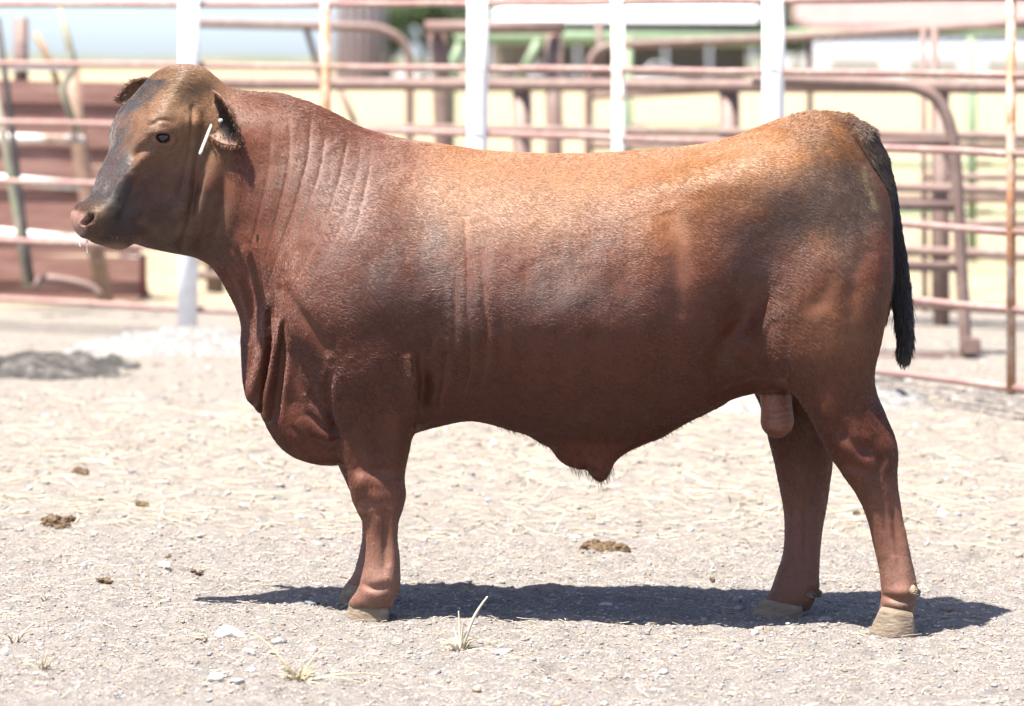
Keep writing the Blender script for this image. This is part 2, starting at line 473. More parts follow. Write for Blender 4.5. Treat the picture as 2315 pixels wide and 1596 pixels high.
head_slab([(412, 158), (391, 161), (362, 175), (334, 203), (302, 242), (286, 274), (276, 306), (271, 336), (251, 372), (233, 405),
           (223, 434), (207, 453), (192, 464), (180, 475), (174, 490), (174, 510), (182, 531), (199, 543), (228, 552), (258, 562), (280, 561), (300, 549),
           (340, 560), (400, 573), (455, 578), (500, 560), (525, 460), (525, 330), (505, 235), (462, 185), (438, 163)],
          [(412, 178, .070), (385, 188, .088), (358, 205, .104), (332, 240, .124), (312, 275, .132), (365, 290, .122), (292, 310, .126), (365, 330, .119), (400, 212, .090), (425, 195, .078), (450, 210, .085), (405, 245, .108), (445, 250, .106), (440, 290, .116), (470, 260, .11), (470, 340, .115),
           (280, 350, .102), (262, 375, .090), (310, 385, .088), (340, 400, .094), (400, 400, .108), (450, 430, .105), (400, 480, .098), (350, 480, .084), (300, 440, .075), (430, 550, .055), (360, 545, .058),
           (240, 405, .080), (260, 430, .070), (260, 470, .067), (290, 520, .062), (214, 445, .066), (206, 488, .070), (190, 500, .072), (215, 525, .070), (265, 545, .050), (180, 490, .066)],
          [(412, 190, .075), (375, 200, .065), (345, 225, .055), (325, 250, .046), (295, 310, .040), (255, 390, .032), (208, 455, .028), (180, 490, .036), (200, 535, .040), (265, 550, .042), (330, 540, .07), (420, 540, .08), (450, 400, .10), (400, 300, .09), (430, 230, .10), (470, 250, .10)],
          [(400, 400, 0.0)], n=2.5, k=0.03, bl=1.5)
# poll knob, near and far brow, cheek muscle, nostril wings
ball(HW(418, 180, 0), (.042, .056, .022), k=0.06)
ball(HW(350, 280, .098), (.045, .020, .018), k=0.03)
ball(HW(410, 430, .075), (.075, .035, .085), k=0.05)
ball(HW(410, 430, -.075), (.075, .035, .085), k=0.05)
ball(HW(212, 486, .050), (.026, .022, .022), k=0.03)
ball(HW(212, 486, -.050), (.026, .022, .022), k=0.03)

def surface_nets(F, org, h):
    S = F < 0
    nx, ny, nz = F.shape
    cnt = np.zeros((nx - 1, ny - 1, nz - 1), np.uint8)
    for i in (0, 1):
        for j in (0, 1):
            for k in (0, 1):
                cnt += S[i:nx - 1 + i, j:ny - 1 + j, k:nz - 1 + k]
    act = np.argwhere((cnt > 0) & (cnt < 8))
    ids = np.full(cnt.shape, -1, np.int32); ids[act[:, 0], act[:, 1], act[:, 2]] = np.arange(len(act))
    corners = np.array([(i, j, k) for i in (0, 1) for j in (0, 1) for k in (0, 1)])
    val = np.stack([F[act[:, 0] + c[0], act[:, 1] + c[1], act[:, 2] + c[2]] for c in corners], 1)
    acc = np.zeros((len(act), 3)); num = np.zeros(len(act))
    for a in range(8):
        for b in range(a + 1, 8):
            if np.abs(corners[a] - corners[b]).sum() != 1: continue
            va, vb = val[:, a], val[:, b]
            m = (va < 0) != (vb < 0)
            t = np.where(m, va / np.where(m, va - vb, 1), 0)
            p = corners[a] + t[:, None] * (corners[b] - corners[a])
            acc += p * m[:, None]; num += m
    V = (act + acc / num[:, None]) * h + np.array(org)
    quads = []
    def q(axis):
        sl0 = [slice(None)] * 3; sl1 = [slice(None)] * 3
        sl0[axis] = slice(0, -1); sl1[axis] = slice(1, None)
        d = S[tuple(sl0)] != S[tuple(sl1)]
        e = np.argwhere(d)
        o = [0, 1, 2]; o.remove(axis); b, c = o
        e = e[(e[:, b] > 0) & (e[:, c] > 0) & (e[:, b] < F.shape[b] - 1) & (e[:, c] < F.shape[c] - 1)]
        ins = S[e[:, 0], e[:, 1], e[:, 2]]
        def cell(db, dc):
            f = e.copy(); f[:, b] -= db; f[:, c] -= dc
            return ids[f[:, 0], f[:, 1], f[:, 2]]
        Q = np.stack([cell(1, 1), cell(0, 1), cell(0, 0), cell(1, 0)], 1)
        flip = ins if axis != 1 else ~ins
        Q[~flip] = Q[~flip][:, ::-1]
        quads.append(Q)
    for ax in range(3): q(ax)
    return V, np.concatenate(quads)

BV, BF = surface_nets(FIELD, (GX[0], GY[0], GZ[0]), H)
del FIELD

def v_normals(V, F):
    n = np.cross(V[F[:, 2]] - V[F[:, 0]], V[F[:, 3]] - V[F[:, 1]])
    out = np.zeros_like(V)
    for k in range(4): np.add.at(out, F[:, k], n)
    return out / (np.linalg.norm(out, axis=1, keepdims=True) + 1e-12)

def relax(V, F, it=1, lam=0.5):
    a = np.concatenate([F[:, 0], F[:, 1], F[:, 2], F[:, 3]]); b = np.concatenate([F[:, 1], F[:, 2], F[:, 3], F[:, 0]])
    deg = np.bincount(a, minlength=len(V)).astype(float) + np.bincount(b, minlength=len(V))
    for _ in range(it):
        s = np.stack([np.bincount(a, V[b, i], len(V)) + np.bincount(b, V[a, i], len(V)) for i in range(3)], 1)
        V = V + lam * (s / deg[:, None] - V)
    return V
BV = relax(BV, BF, 6, 0.5)
# ------------------------------------------------------------------ the bull: skin relief
def proj(V):
    k = 9000.0 / (CAM_D + V[:, 1])
    return 1157 + V[:, 0] * k, HZ + (CAM_H - V[:, 2]) * k

BN = v_normals(BV, BF)
PU, PV = proj(BV)
NEAR = np.clip(0.35 - BN[:, 1] * 1.6, 0, 1) * (BV[:, 1] < 0.12)
WU = PU + fbm(BV + 2.2, 9, 2) * 22; WV = PV + fbm(BV + 6.1, 9, 2) * 18
DISP = np.zeros(len(BV)); CRS = np.zeros(len(BV))

def pl_dist(pts, pu, pv, pad):
    P = catmull(pts, 5)
    m = (pu > P[:, 0].min() - pad) & (pu < P[:, 0].max() + pad) & (pv > P[:, 1].min() - pad) & (pv < P[:, 1].max() + pad)
    idx = np.nonzero(m)[0]
    u, v = pu[idx], pv[idx]
    best = np.full(len(idx), 1e9); tt = np.zeros(len(idx)); side = np.zeros(len(idx))
    n = len(P) - 1
    for i in range(n):
        a, b = P[i], P[i + 1]; e = b - a; L = (e * e).sum() + 1e-9
        t = np.clip(((u - a[0]) * e[0] + (v - a[1]) * e[1]) / L, 0, 1)
        dx, dy = u - a[0] - t * e[0], v - a[1] - t * e[1]
        d = dx * dx + dy * dy
        k = d < best
        best[k] = d[k]; tt[k] = (i + t[k]) / n; side[k] = np.sign(e[0] * dy[k] - e[1] * dx[k])
    return idx, np.sqrt(best), tt, side

def crease(pts, depth, width, ridge=0.5):
    """a fold line: groove of the given depth (mm) and half width (px), soft ridge beside it"""
    idx, d, t, s = pl_dist(pts, WU, WV, width * 6)
    tap = np.sqrt(np.clip(np.sin(np.pi * t), 0, 1)) * np.clip(1 + fbm(BV[idx] + 3.3, 10, 2) * 2.4, .25, 1.6)
    g = -np.exp(-(d / width) ** 2) + ridge * np.exp(-((d - width * 2.3) / (width * 1.4)) ** 2)
    DISP[idx] += depth * 0.001 * g * tap * NEAR[idx]
    CRS[idx] = np.maximum(CRS[idx], np.exp(-(d / (width * 1.6)) ** 2) * tap)

def skin_line(pts, depth, width):
    """a sharp line where two pads of skin meet"""
    idx, d, t, s = pl_dist(pts, WU, WV, width * 8)
    tap = np.clip(np.sin(np.pi * t), 0, 1) ** .6 * np.clip(1 + fbm(BV[idx] + 3.3, 8, 2) * 1.8, .4, 1.6)
    DISP[idx] += -depth * 0.001 * np.exp(-d / width) * tap * NEAR[idx]
    CRS[idx] = np.maximum(CRS[idx], np.exp(-(d / (width * 2.0)) ** 2) * tap)

def step_fold(pts, depth, width):
    """an overlapping fold: one side stands proud and falls off sharply at the line"""
    idx, d, t, s = pl_dist(pts, PU, PV, width * 5)
    tap = np.sqrt(np.clip(np.sin(np.pi * t), 0, 1))
    g = np.where(s > 0, np.exp(-(d / (width * 1.6)) ** 2), -np.exp(-(d / (width * 0.7)) ** 2) * 0.8)
    DISP[idx] += depth * 0.001 * g * tap * NEAR[idx]

def bump(u, v, su, sv, mm, ang=0.0):
    c, s = math.cos(R(ang)), math.sin(R(ang))
    a = (PU - u) * c + (PV - v) * s; b = -(PU - u) * s + (PV - v) * c
    g = np.exp(-(a / su) ** 2 - (b / sv) ** 2)
    DISP[:] += mm * 0.001 * g * NEAR

# neck wrinkles
for p, dp, w in [([(660, 250), (654, 340), (642, 430), (622, 510), (598, 590)], 3.4, 5),
                 ([(705, 262), (694, 360), (668, 460), (638, 545), (606, 640)], 4.2, 5),
                 ([(733, 300), (720, 390), (694, 480), (664, 575), (632, 660)], 3.6, 4.5),
                 ([(780, 305), (766, 400), (742, 490), (704, 570), (655, 665)], 4.4, 5),
                 ([(812, 330), (800, 410), (780, 490), (750, 560), (715, 625)], 2.4, 4.5),
                 ([(838, 330), (826, 430), (806, 510), (772, 580)], 3.0, 4.5),
                 ([(616, 260), (606, 380), (588, 480), (566, 560)], 2.8, 5),
                 ([(580, 560), (590, 640), (592, 700)], 4, 6),
                 ([(612, 570), (622, 660), (616, 730)], 4, 6),
                 ([(640, 600), (632, 680), (628, 770)], 3, 6)]:
    skin_line(p, dp * .62, w * .62)
# throat and dewlap folds
crease([(500, 600), (530, 655), (552, 720), (560, 780)], 7, 8, 0.4)
crease([(530, 560), (556, 640), (572, 720), (576, 790)], 9, 8, 0.5)
crease([(560, 540), (580, 640), (592, 720), (585, 800)], 6, 7, 0.5)
step_fold([(604, 690), (607, 760), (600, 830), (592, 900), (590, 930)], 16, 13)
step_fold([(640, 720), (630, 800), (622, 870), (612, 950)], 12, 12)
crease([(610, 760), (602, 840), (594, 915)], 14, 7, 0.2)
crease([(636, 760), (640, 830), (630, 900), (624, 950)], 8, 7, 0.4)
crease([(650, 790), (668, 850), (690, 890)], 4, 8, 0.4)
bump(570, 880, 16, 40, 10)
bump(610, 900, 10, 45, 6)
# brisket and armpit wrinkles
crease([(690, 930), (730, 962), (772, 975)], 9, 7, 0.5)
crease([(700, 985), (740, 998), (778, 992)], 8, 6, 0.5)
crease([(660, 960), (710, 1010), (770, 1018)], 5, 7, 0.5)
crease([(700, 880), (745, 940), (770, 985)], 8, 9, 0.3)
# shoulder point, arm and elbow
bump(775, 850, 50, 70, 8)
bump(838, 895, 60, 95, 8)
crease([(752, 830), (746, 890), (754, 955), (768, 1015)], 13, 9, 0.2)
step_fold([(926, 800), (932, 860), (940, 910), (935, 965)], 13, 9)
crease([(950, 790), (955, 870), (948, 945)], 18, 12, 0.2)
crease([(985, 760), (972, 820), (962, 890)], 7, 9, 0.4)
crease([(1010, 800), (1002, 860), (985, 920)], 4, 7, 0.4)
bump(930, 870, 12, 50, 6)
bump(885, 745, 95, 55, -9)
bump(985, 770, 40, 70, -14)
# rib wrinkles
skin_line([(1050, 480), (1053, 600), (1057, 720), (1062, 820), (1052, 890)], 3.2, 4)
crease([(1086, 560), (1096, 690), (1102, 790), (1086, 890)], 2.4, 8, 0.2)
skin_line([(1092, 640), (1100, 720), (1100, 800)], 2.5, 4)
crease([(1030, 620), (1028, 720), (1022, 820)], 1.6, 7, 0.5)
crease([(1130, 640), (1140, 740), (1138, 840)], 1.5, 12, 0.5)
for i, u in enumerate((1190, 1262, 1330, 1400)):
    crease([(u - 10, 600), (u + 18, 740), (u + 12, 880)], 2.0, 26, 0.3)
# flank hollow, stifle and thigh muscle
bump(1690, 705, 50, 75, -34, 20)
bump(1660, 800, 60, 60, -10)
crease([(1720, 660), (1690, 720), (1650, 780), (1600, 850)], 7, 18, 0.4)
crease([(1745, 720), (1720, 790), (1690, 850)], 4, 12, 0.5)
bump(1800, 760, 50, 70, 10)
bump(1840, 450, 90, 60, 6)
bump(1640, 460, 70, 70, -3)
crease([(1960, 560), (1930, 640), (1925, 720), (1945, 800)], 4, 20, 0.5)
crease([(1880, 610), (1860, 680), (1800, 700)], 2.5, 18, 0.5)
for p in ([(1640, 740), (1680, 770), (1720, 800)], [(1625, 775), (1665, 800), (1705, 830)], [(1615, 820), (1660, 842), (1700, 852)]):
    crease(p, 2.6, 9, 0.5)
crease([(1600, 905), (1660, 880), (1720, 866), (1775, 858)], 8, 12, .5)
crease([(1560, 800), (1620, 790), (1670, 760), (1700, 720)], 6, 14, .5)
# loin, hook, thurl, last rib
bump(1600, 500, 80, 70, -7); bump(1560, 420, 120, 25, 6, -4); bump(1790, 530, 80, 90, -4); bump(1870, 600, 70, 60, 9); bump(1480, 640, 60, 120, 5)
crease([(1500, 480), (1535, 600), (1530, 740), (1490, 850)], 6, 26, .3)
crease([(640, 640), (690, 720), (745, 800)], 6, 14, .4)
bump(690, 620, 50, 110, 7, 20); bump(800, 560, 70, 90, 6)
crease([(1285, 1010), (1292, 1035), (1300, 1055)], 6, 5, .4); crease([(1310, 1020), (1318, 1045), (1330, 1068)], 7, 6, .4); crease([(1345, 1030), (1350, 1060)], 4, 5, .4)
# tendons, joints
bump(1985, 925, 13, 48, -8, -22); bump(1958, 1045, 18, 16, 7); bump(1925, 1000, 22, 22, 6); bump(1990, 1045, 10, 22, -7); bump(2012, 1090, 12, 30, 3); bump(2040, 1220, 7, 80, 6, -8); bump(2024, 1215, 6, 80, -6, -8); bump(2000, 1050, 12, 20, 5); bump(1820, 1200, 7, 80, -5); bump(1845, 1200, 8, 80, 4)
bump(1870, 930, 22, 40, 7, -30); bump(2040, 1335, 22, 18, 5); bump(1810, 1100, 18, 30, 5); bump(1838, 1320, 20, 16, 5)
bump(815, 1100, 14, 24, 7); bump(895, 1108, 12, 18, 6); bump(855, 1062, 24, 12, -5); bump(858, 1160, 22, 12, -5); bump(884, 1225, 8, 70, 6); bump(868, 1225, 6, 65, -6); bump(846, 1225, 9, 60, 3); bump(858, 1310, 28, 20, 5); bump(800, 990, 20, 60, 5); bump(850, 980, 14, 60, -5); bump(890, 960, 22, 60, 5)
# hocks and knees
bump(2005, 1010, 20, 28, 6); bump(1960, 1040, 22, 30, -4); bump(1930, 985, 20, 30, 3)
crease([(1890, 950), (1920, 990), (1950, 1010), (1975, 1012)], 5.1, 10, 0.5)
crease([(1900, 1050), (1945, 1060), (1990, 1080)], 5.1, 9, 0.5)
crease([(1965, 1070), (1990, 1130), (2005, 1190), (2020, 1260)], 6.8, 9, 0.4)
crease([(2006, 1060), (2018, 1130), (2030, 1210)], 4.2, 7, 0.4)
crease([(1995, 1345), (2030, 1352), (2062, 1350)], 5.1, 6, 0.4)
bump(815, 1085, 16, 22, 5); bump(850, 1095, 30, 30, 3)
crease([(800, 1060), (850, 1068), (905, 1058)], 5.1, 9, 0.4)
crease([(805, 1130), (850, 1140), (900, 1128)], 5.1, 9, 0.4)
crease([(870, 1150), (878, 1210), (882, 1280)], 6.0, 7, 0.4)
crease([(818, 1318), (850, 1328), (890, 1318)], 3.4, 7, 0.4)
crease([(800, 950), (812, 1010), (815, 1060)], 5.1, 12, 0.4)
crease([(870, 930), (875, 990), (880, 1040)], 4.2, 14, 0.4)
# scrotum wrinkles
for v in (925, 938, 950, 961):
    crease([(1724, v), (1755, v + 6), (1788, v)], 1.0, 3, 0.5)
# face: cheek folds, brow, tear groove, socket, jaw
crease([(436, 235), (432, 310), (425, 380), (408, 450)], 7.0, 6, 0.4)
crease([(455, 300), (450, 350), (442, 420), (424, 500)], 9.0, 7, 0.4)
crease([(420, 250), (418, 320), (410, 380)], 2.5, 6, 0.5)
crease([(478, 330), (462, 390), (440, 450), (420, 520), (405, 570)], 8, 10, 0.5)
crease([(520, 330), (512, 420), (495, 500), (480, 560)], 4, 10, 0.5)
crease([(300, 500), (340, 520), (385, 525), (410, 505)], 5, 10, 0.6)
crease([(352, 322), (325, 338), (305, 352), (292, 372)], 5, 9, 0.5)
crease([(330, 255), (308, 290), (297, 330), (305, 360)], 4, 9, 0.5)
crease([(250, 470), (262, 500), (300, 470), (330, 440)], 3, 10, 0.4)
crease([(182, 540), (205, 541), (235, 541), (262, 545), (288, 544)], 10, 4, 0.3)
bump(372, 285, 30, 14, 6, 10)
bump(345, 405, 55, 9, 5, 12); bump(300, 430, 10, 40, -5, 25); bump(385, 395, 30, 20, 4); bump(410, 470, 40, 45, 6); bump(345, 500, 40, 20, -4)
crease([(348, 300), (340, 318), (350, 332)], 4, 5, .4); crease([(395, 300), (405, 318), (392, 335)], 3, 5, .4); crease([(350, 338), (375, 345), (398, 336)], 2, 4, .4); crease([(335, 285), (360, 272), (395, 280)], 3.5, 5, .4)
bump(372, 340, 30, 12, 3, -6)
bump(330, 420, 20, 60, 4, 25)
bump(270, 552, 22, 12, 4)
EYE_UV = (368, 312)
def ell(u0, v0, a, b, ang=0):
    c, s = math.cos(R(ang)), math.sin(R(ang))
    p = (PU - u0) * c + (PV - v0) * s; q = -(PU - u0) * s + (PV - v0) * c
    return np.hypot(p / a, q / b)
eye_d = ell(*EYE_UV, 16, 11, 8)
DISP += NEAR * (-0.011 * np.clip(1.15 - eye_d, 0, 1) ** 0.7 * (eye_d < 1.15) + 0.0024 * np.exp(-((eye_d - 1.45) / 0.35) ** 2)
                + 0.0055 * np.exp(-((PU - 366) / 22) ** 2 - ((PV - 297) / 6) ** 2) - .003 * np.exp(-((PU - 366) / 26) ** 2 - ((PV - 284) / 5) ** 2))
nos_d = np.minimum(ell(203, 494, 8, 12, 35), ell(193, 504, 9, 6, -15))
DISP += NEAR * (-0.018 * np.exp(-(nos_d / 0.9) ** 4) + 0.003 * np.exp(-((nos_d - 1.5) / 0.35) ** 2))
# soft unevenness everywhere
DISP += (fbm(BV, 6, 2) * 0.011 + fbm(BV + 7.7, 13, 3) * 0.007) * np.clip((PV - 150) / 100, 0, 1) * np.where(PU < 520, .7, 1.0)
DISP += fbm(BV * np.array([1.0, 1.0, 0.35]) + 9.1, 60, 2) * 0.0016 * (BV[:, 2] > 0.35)
BV = BV + BN * DISP[:, None]
BV = relax(BV, BF, 1, 0.35)
BN = v_normals(BV, BF)
PU, PV = proj(BV)

# ------------------------------------------------------------------ coat colours (pigment, dirt, some painted light and shade), one per vertex
def sstep(a, b, x):
    t = np.clip((x - a) / (b - a), 0, 1); return t * t * (3 - 2 * t)
def blob(u, v, su, sv, ang=0.0):
    c, s = math.cos(R(ang)), math.sin(R(ang))
    a = (PU - u) * c + (PV - v) * s; b = -(PU - u) * s + (PV - v) * c
    return np.exp(-(a / su) ** 2 - (b / sv) ** 2)
nz1 = fbm(BV, 5, 3) * 2; nz2 = fbm(BV + 4.4, 14, 3) * 2; nz3 = fbm(BV + 8.8, 45, 2) * 2
COL = np.tile(np.array([.172, .052, .023]), (len(BV), 1))
def mixc(col, w):
    global COL
    w = np.clip(w, 0, 1)[:, None]
    COL = COL * (1 - w) + np.array(col) * w
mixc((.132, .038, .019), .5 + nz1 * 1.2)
mixc((.098, .027, .012), sstep(560, 820, PV + nz1 * 80) * sstep(1120, 980, PV) * .85)  # darker lower side: body shade painted into the coat
# gold along the back, loin and rump: sunlit topline painted into the coat
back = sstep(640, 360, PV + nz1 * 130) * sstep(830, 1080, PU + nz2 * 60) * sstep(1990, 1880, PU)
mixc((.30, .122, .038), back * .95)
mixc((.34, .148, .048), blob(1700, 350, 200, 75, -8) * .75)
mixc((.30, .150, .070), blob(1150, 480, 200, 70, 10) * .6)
mixc((.19, .085, .05), blob(1350, 600, 220, 70) * .4)
# grey sheen painted into the coat over shoulder, ribs and thigh
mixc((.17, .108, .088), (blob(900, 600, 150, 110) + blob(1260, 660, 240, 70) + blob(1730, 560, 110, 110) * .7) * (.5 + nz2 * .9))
# manure-stained rump
mixc((.110, .086, .064), np.clip(blob(1905, 470, 115, 140, -12) * 1.05 + nz2 * .5 - .12, 0, .75))
mixc((.30, .26, .13), blob(1962, 425, 9, 60, -17) * (.5 + nz3 * 1.5))
mixc((.125, .080, .062), np.clip((blob(1790, 500, 130, 110) + blob(900, 560, 140, 90) * .6) * (.6 + nz2 * .9), 0, .7))  # widens the painted grey sheen onto hip and shoulder
# thigh back brown-gold
mixc((.25, .108, .048), blob(1890, 740, 110, 120) * .6)
# legs
legw = sstep(1000, 1180, PV)
mixc((.215, .092, .056), legw * .85)
mixc((.30, .165, .12), blob(860, 1310, 60, 70) * .8 + blob(2030, 1300, 55, 70) * .65)
mixc((.20, .165, .12), sstep(1350, 1385, PV + nz3 * 20) * .7)
mixc((.075, .045, .032), (blob(1975, 1100, 30, 60, 25) + blob(1840, 1120, 25, 80)) * np.clip(.3 + nz3 * 1.6, 0, 1))
# neck a shade redder, throat and dewlap plain
mixc((.125, .050, .028), blob(690, 420, 140, 180) * .75)
# head: golden brow and poll, dark bridge and muzzle
headw = sstep(560, 470, PU) * sstep(640, 560, PV)
mixc((.205, .112, .058), headw * sstep(470, 330, PV + nz2 * 40) * .85)
mixc((.29, .175, .095), headw * (blob(425, 200, 60, 50) * .8 + blob(375, 255, 40, 40) * .5))
mixc((.10, .045, .026), headw * sstep(380, 470, PV + nz2 * 50))
mixc((.092, .050, .033), headw * np.clip(blob(330, 480, 150, 85, 30) * 1.4, 0, 1) * (.75 + nz2 * .5))
mixc((.045, .033, .030), headw * blob(255, 490, 60, 45, 30) * .6)
mixc((.17, .085, .05), headw * np.clip(nz2 * 1.6 + nz3 * .5 + .12, 0, .7) * sstep(360, 400, PV) * sstep(560, 520, PV) * sstep(270, 320, PU))  # lighter cheek mottling painted in place of fur highlights
dark = np.zeros(len(BV))
Pm = catmull([(368, 190), (341, 218), (305, 258), (293, 311), (290, 350), (292, 388), (290, 430), (262, 470)], 8)
edge_u = np.interp(PV, Pm[:, 1], Pm[:, 0])
dark = sstep(14, -16, PU - edge_u + nz2 * 34) * sstep(470, 450, PV + 0 * PU) * (PU < 380) * (PV > 180)
dark = np.maximum(dark, blob(235, 440, 55, 40, 40))
mixc((.060, .054, .053), dark * headw * (.8 + nz3 * .6))
mixc((.17, .095, .045), headw * blob(222, 488, 24, 26) * .8)
mixc((.17, .075, .038), headw * (blob(318, 375, 9, 38, 22) * .7 + blob(375, 285, 45, 30) * .4))
mixc((.26, .17, .10), headw * blob(262, 560, 36, 9) * .9)
SKIN = np.zeros(len(BV))
# bare skin: nose, eyelid, scrotum
nose = sstep(204, 192, PU + (PV - 505) * .5 + nz3 * 10) * sstep(470, 484, PV - (PU - 172) * .3 + nz3 * 8) * sstep(548, 538, PV) * headw
mixc((.30, .165, .125), nose); SKIN = np.maximum(SKIN, nose)
nin = np.exp(-(nos_d / 0.9) ** 4) * headw
mixc((.10, .045, .04), nin * .9); SKIN = np.maximum(SKIN, nin)
lid = np.exp(-((eye_d - 1.25) / .28) ** 2) * headw
mixc((.24, .11, .075), lid * .6); SKIN = np.maximum(SKIN, lid * .6)
mixc((.025, .015, .012), (eye_d < 1.0) * headw)
mixc((.25, .13, .08), headw * blob(340, 322, 16, 7, -20) * .7)
_a = W(1755, 870, -.01); _b = W(1757, 945, -.02)
_t = np.clip((BV[:, 2] - _a.z) / (_b.z - _a.z), 0, 1)
scr = sstep(.060, .050, np.sqrt((BV[:, 0] - _a.x) ** 2 + ((BV[:, 1]) * .75) ** 2 + (BV[:, 2] - (_a.z + _t * (_b.z - _a.z))) ** 2)) * (PV > 893) * (BV[:, 1] < .085)
mixc((.34, .155, .10), scr * .9); SKIN = np.maximum(SKIN, scr)
# tail black
tp = np.array([(t[0], t[1]) for t in TAIL])
TW = np.zeros(len(BV))
_i, _d, _t, _s = pl_dist(tp, PU, PV, 60)
TW[_i] = (np.abs(BV[_i, 1] + .02) < .075) * sstep(46, 34, _d) * sstep(.06, .22, _t) * ((PU[_i] > 1990) | (_d < 40)) * (BV[_i, 0] > .80)
mixc((.024, .019, .016), TW * .95 * sstep(1895, 1975, PU))
mixc((.060, .034, .022), TW * .8 * sstep(1990, 1900, PU))
mixc((.045, .028, .020), blob(1915, 280, 45, 16, 25) * .6)
COL = np.clip(COL * (1 + nz3[:, None] * .22) * ALB, 0.003, 1)

def coat_mat(name, kind):
    m, nt, b = new_mat(name)
    at = N(nt, 'ShaderNodeAttribute', attribute_name='coat')
    if kind == 'hair':
        nt.links.new(at.outputs['Color'], b.inputs['Base Color'])
        b.inputs['Roughness'].default_value = 0.40
        b.inputs['Specular IOR Level'].default_value = 0.42
        b.inputs['Sheen Weight'].default_value = 0.0
    else:
        tc = N(nt, 'ShaderNodeTexCoord')
        no = N(nt, 'ShaderNodeTexNoise', i_Scale=260.0, i_Detail=3.0)
        mp = N(nt, 'ShaderNodeMapping'); mp.inputs['Scale'].default_value = (0.5, 1, 0.8)
        nt.links.new(tc.outputs['Object'], mp.inputs[0]); nt.links.new(mp.outputs[0], no.inputs['Vector'])
        mx = N(nt, 'ShaderNodeMix', data_type='RGBA', blend_type='MULTIPLY'); mx.inputs[0].default_value = 0.5
        rr = ramp(nt, [(0.3, (.55, .5, .5)), (0.7, (1.2, 1.15, 1.1))])
        nt.links.new(no.outputs[0], rr.inputs[0])
        nt.links.new(at.outputs['Color'], mx.inputs[6]); nt.links.new(rr.outputs[0], mx.inputs[7])
        nt.links.new(mx.outputs[2], b.inputs['Base Color'])
        b.inputs['Roughness'].default_value = 0.55
        b.inputs['Specular IOR Level'].default_value = 0.35
        bp = N(nt, 'ShaderNodeBump', i_Strength=0.35, i_Distance=0.002)
        nt.links.new(no.outputs[0], bp.inputs['Height']); nt.links.new(bp.outputs[0], b.inputs['Normal'])
    return m
MAT_BODY = coat_mat('bull_skin', 'skin')
MAT_HAIR = coat_mat('bull_hair', 'hair')

bull = empty('bull', W(1300, 1400, 0.0))
tag(bull, 'muscular red-brown bull standing side-on with black tail and dark grey face', 'bull')
bull_inv = Matrix.Translation(-bull.location)
def part(o, parent=bull):
    o.parent = parent
    o.matrix_parent_inverse = (parent.matrix_basis if parent is bull else Matrix.Identity(4)).inverted()
    return o

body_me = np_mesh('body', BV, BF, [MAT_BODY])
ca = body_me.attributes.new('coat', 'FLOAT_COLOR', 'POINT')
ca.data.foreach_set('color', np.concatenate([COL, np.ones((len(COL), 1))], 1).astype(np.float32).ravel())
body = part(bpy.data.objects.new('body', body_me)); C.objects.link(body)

# ------------------------------------------------------------------ hair
def hair_obj(name, P, rad, col, mat, parent=bull):
    """P (n, k, 3) points, rad (n, k), col (n, 3)"""
    n, k, _ = P.shape
    cu = bpy.data.hair_curves.new(name)
    cu.add_curves([k] * n)
    cu.attributes['position'].data.foreach_set('vector', P.astype(np.float32).ravel())
    ra = cu.attributes.get('radius') or cu.attributes.new('radius', 'FLOAT', 'POINT')
    ra.data.foreach_set('value', rad.astype(np.float32).ravel())
    a = cu.attributes.new('coat', 'FLOAT_COLOR', 'CURVE')
    a.data.foreach_set('color', np.concatenate([col, np.ones((n, 1))], 1).astype(np.float32).ravel())
    cu.materials.append(mat)
    o = part(bpy.data.objects.new(name, cu), parent); C.objects.link(o)
    return o

def normed(A): return A / (np.linalg.norm(A, axis=-1, keepdims=True) + 1e-9)

T3 = np.concatenate([BF[:, [0, 1, 2]], BF[:, [0, 2, 3]]])
def roots(n, weight):
    a, b, c = BV[T3[:, 0]], BV[T3[:, 1]], BV[T3[:, 2]]
    area = 0.5 * np.linalg.norm(np.cross(b - a, c - a), axis=1)
    p = area * weight[T3[:, 0]]; p /= p.sum()
    f = RNG.choice(len(T3), n, p=p)
    r1, r2 = np.sqrt(RNG.random(n)), RNG.random(n)
    w = np.stack([1 - r1, r1 * (1 - r2), r1 * r2], 1)
    idx = T3[f]
    pos = (BV[idx] * w[..., None]).sum(1); nor = normed((BN[idx] * w[..., None]).sum(1))
    return pos, nor, idx[:, 0]

def flow(pos, nor, vid):
    u, v = PU[vid], PV[vid]
    d = np.zeros_like(pos); d[:, 0] = 1.0; d[:, 2] = -0.45
    nk = sstep(760, 600, u); d[:, 0] -= nk * .35; d[:, 2] -= nk * .5
    lg = sstep(900, 1050, v); d[:, 0] -= lg * .95; d[:, 2] -= lg * .6
    th = sstep(1700, 1850, u) * sstep(520, 700, v) * (1 - lg); d[:, 0] -= th * .25; d[:, 2] -= th * .5
    hd = sstep(520, 440, u) * sstep(640, 560, v); d[:, 2] += hd * .55; d[:, 0] += hd * .1
    tw = TW[vid]; d[:, 0] += tw * (-.85); d[:, 2] -= tw * 1.0
    q = np.stack([fbm(pos + 1.3, 7, 2), fbm(pos + 5.7, 7, 2), fbm(pos + 9.9, 7, 2)], 1) * 1.0
    q2 = np.stack([fbm(pos + 2.3, 40, 2), fbm(pos + 6.7, 40, 2), fbm(pos + 3.9, 40, 2)], 1) * .5
    d = d + q + q2 + RNG.normal(0, .12, d.shape)
    d = d - nor * (d * nor).sum(1, keepdims=True)
    return normed(d)

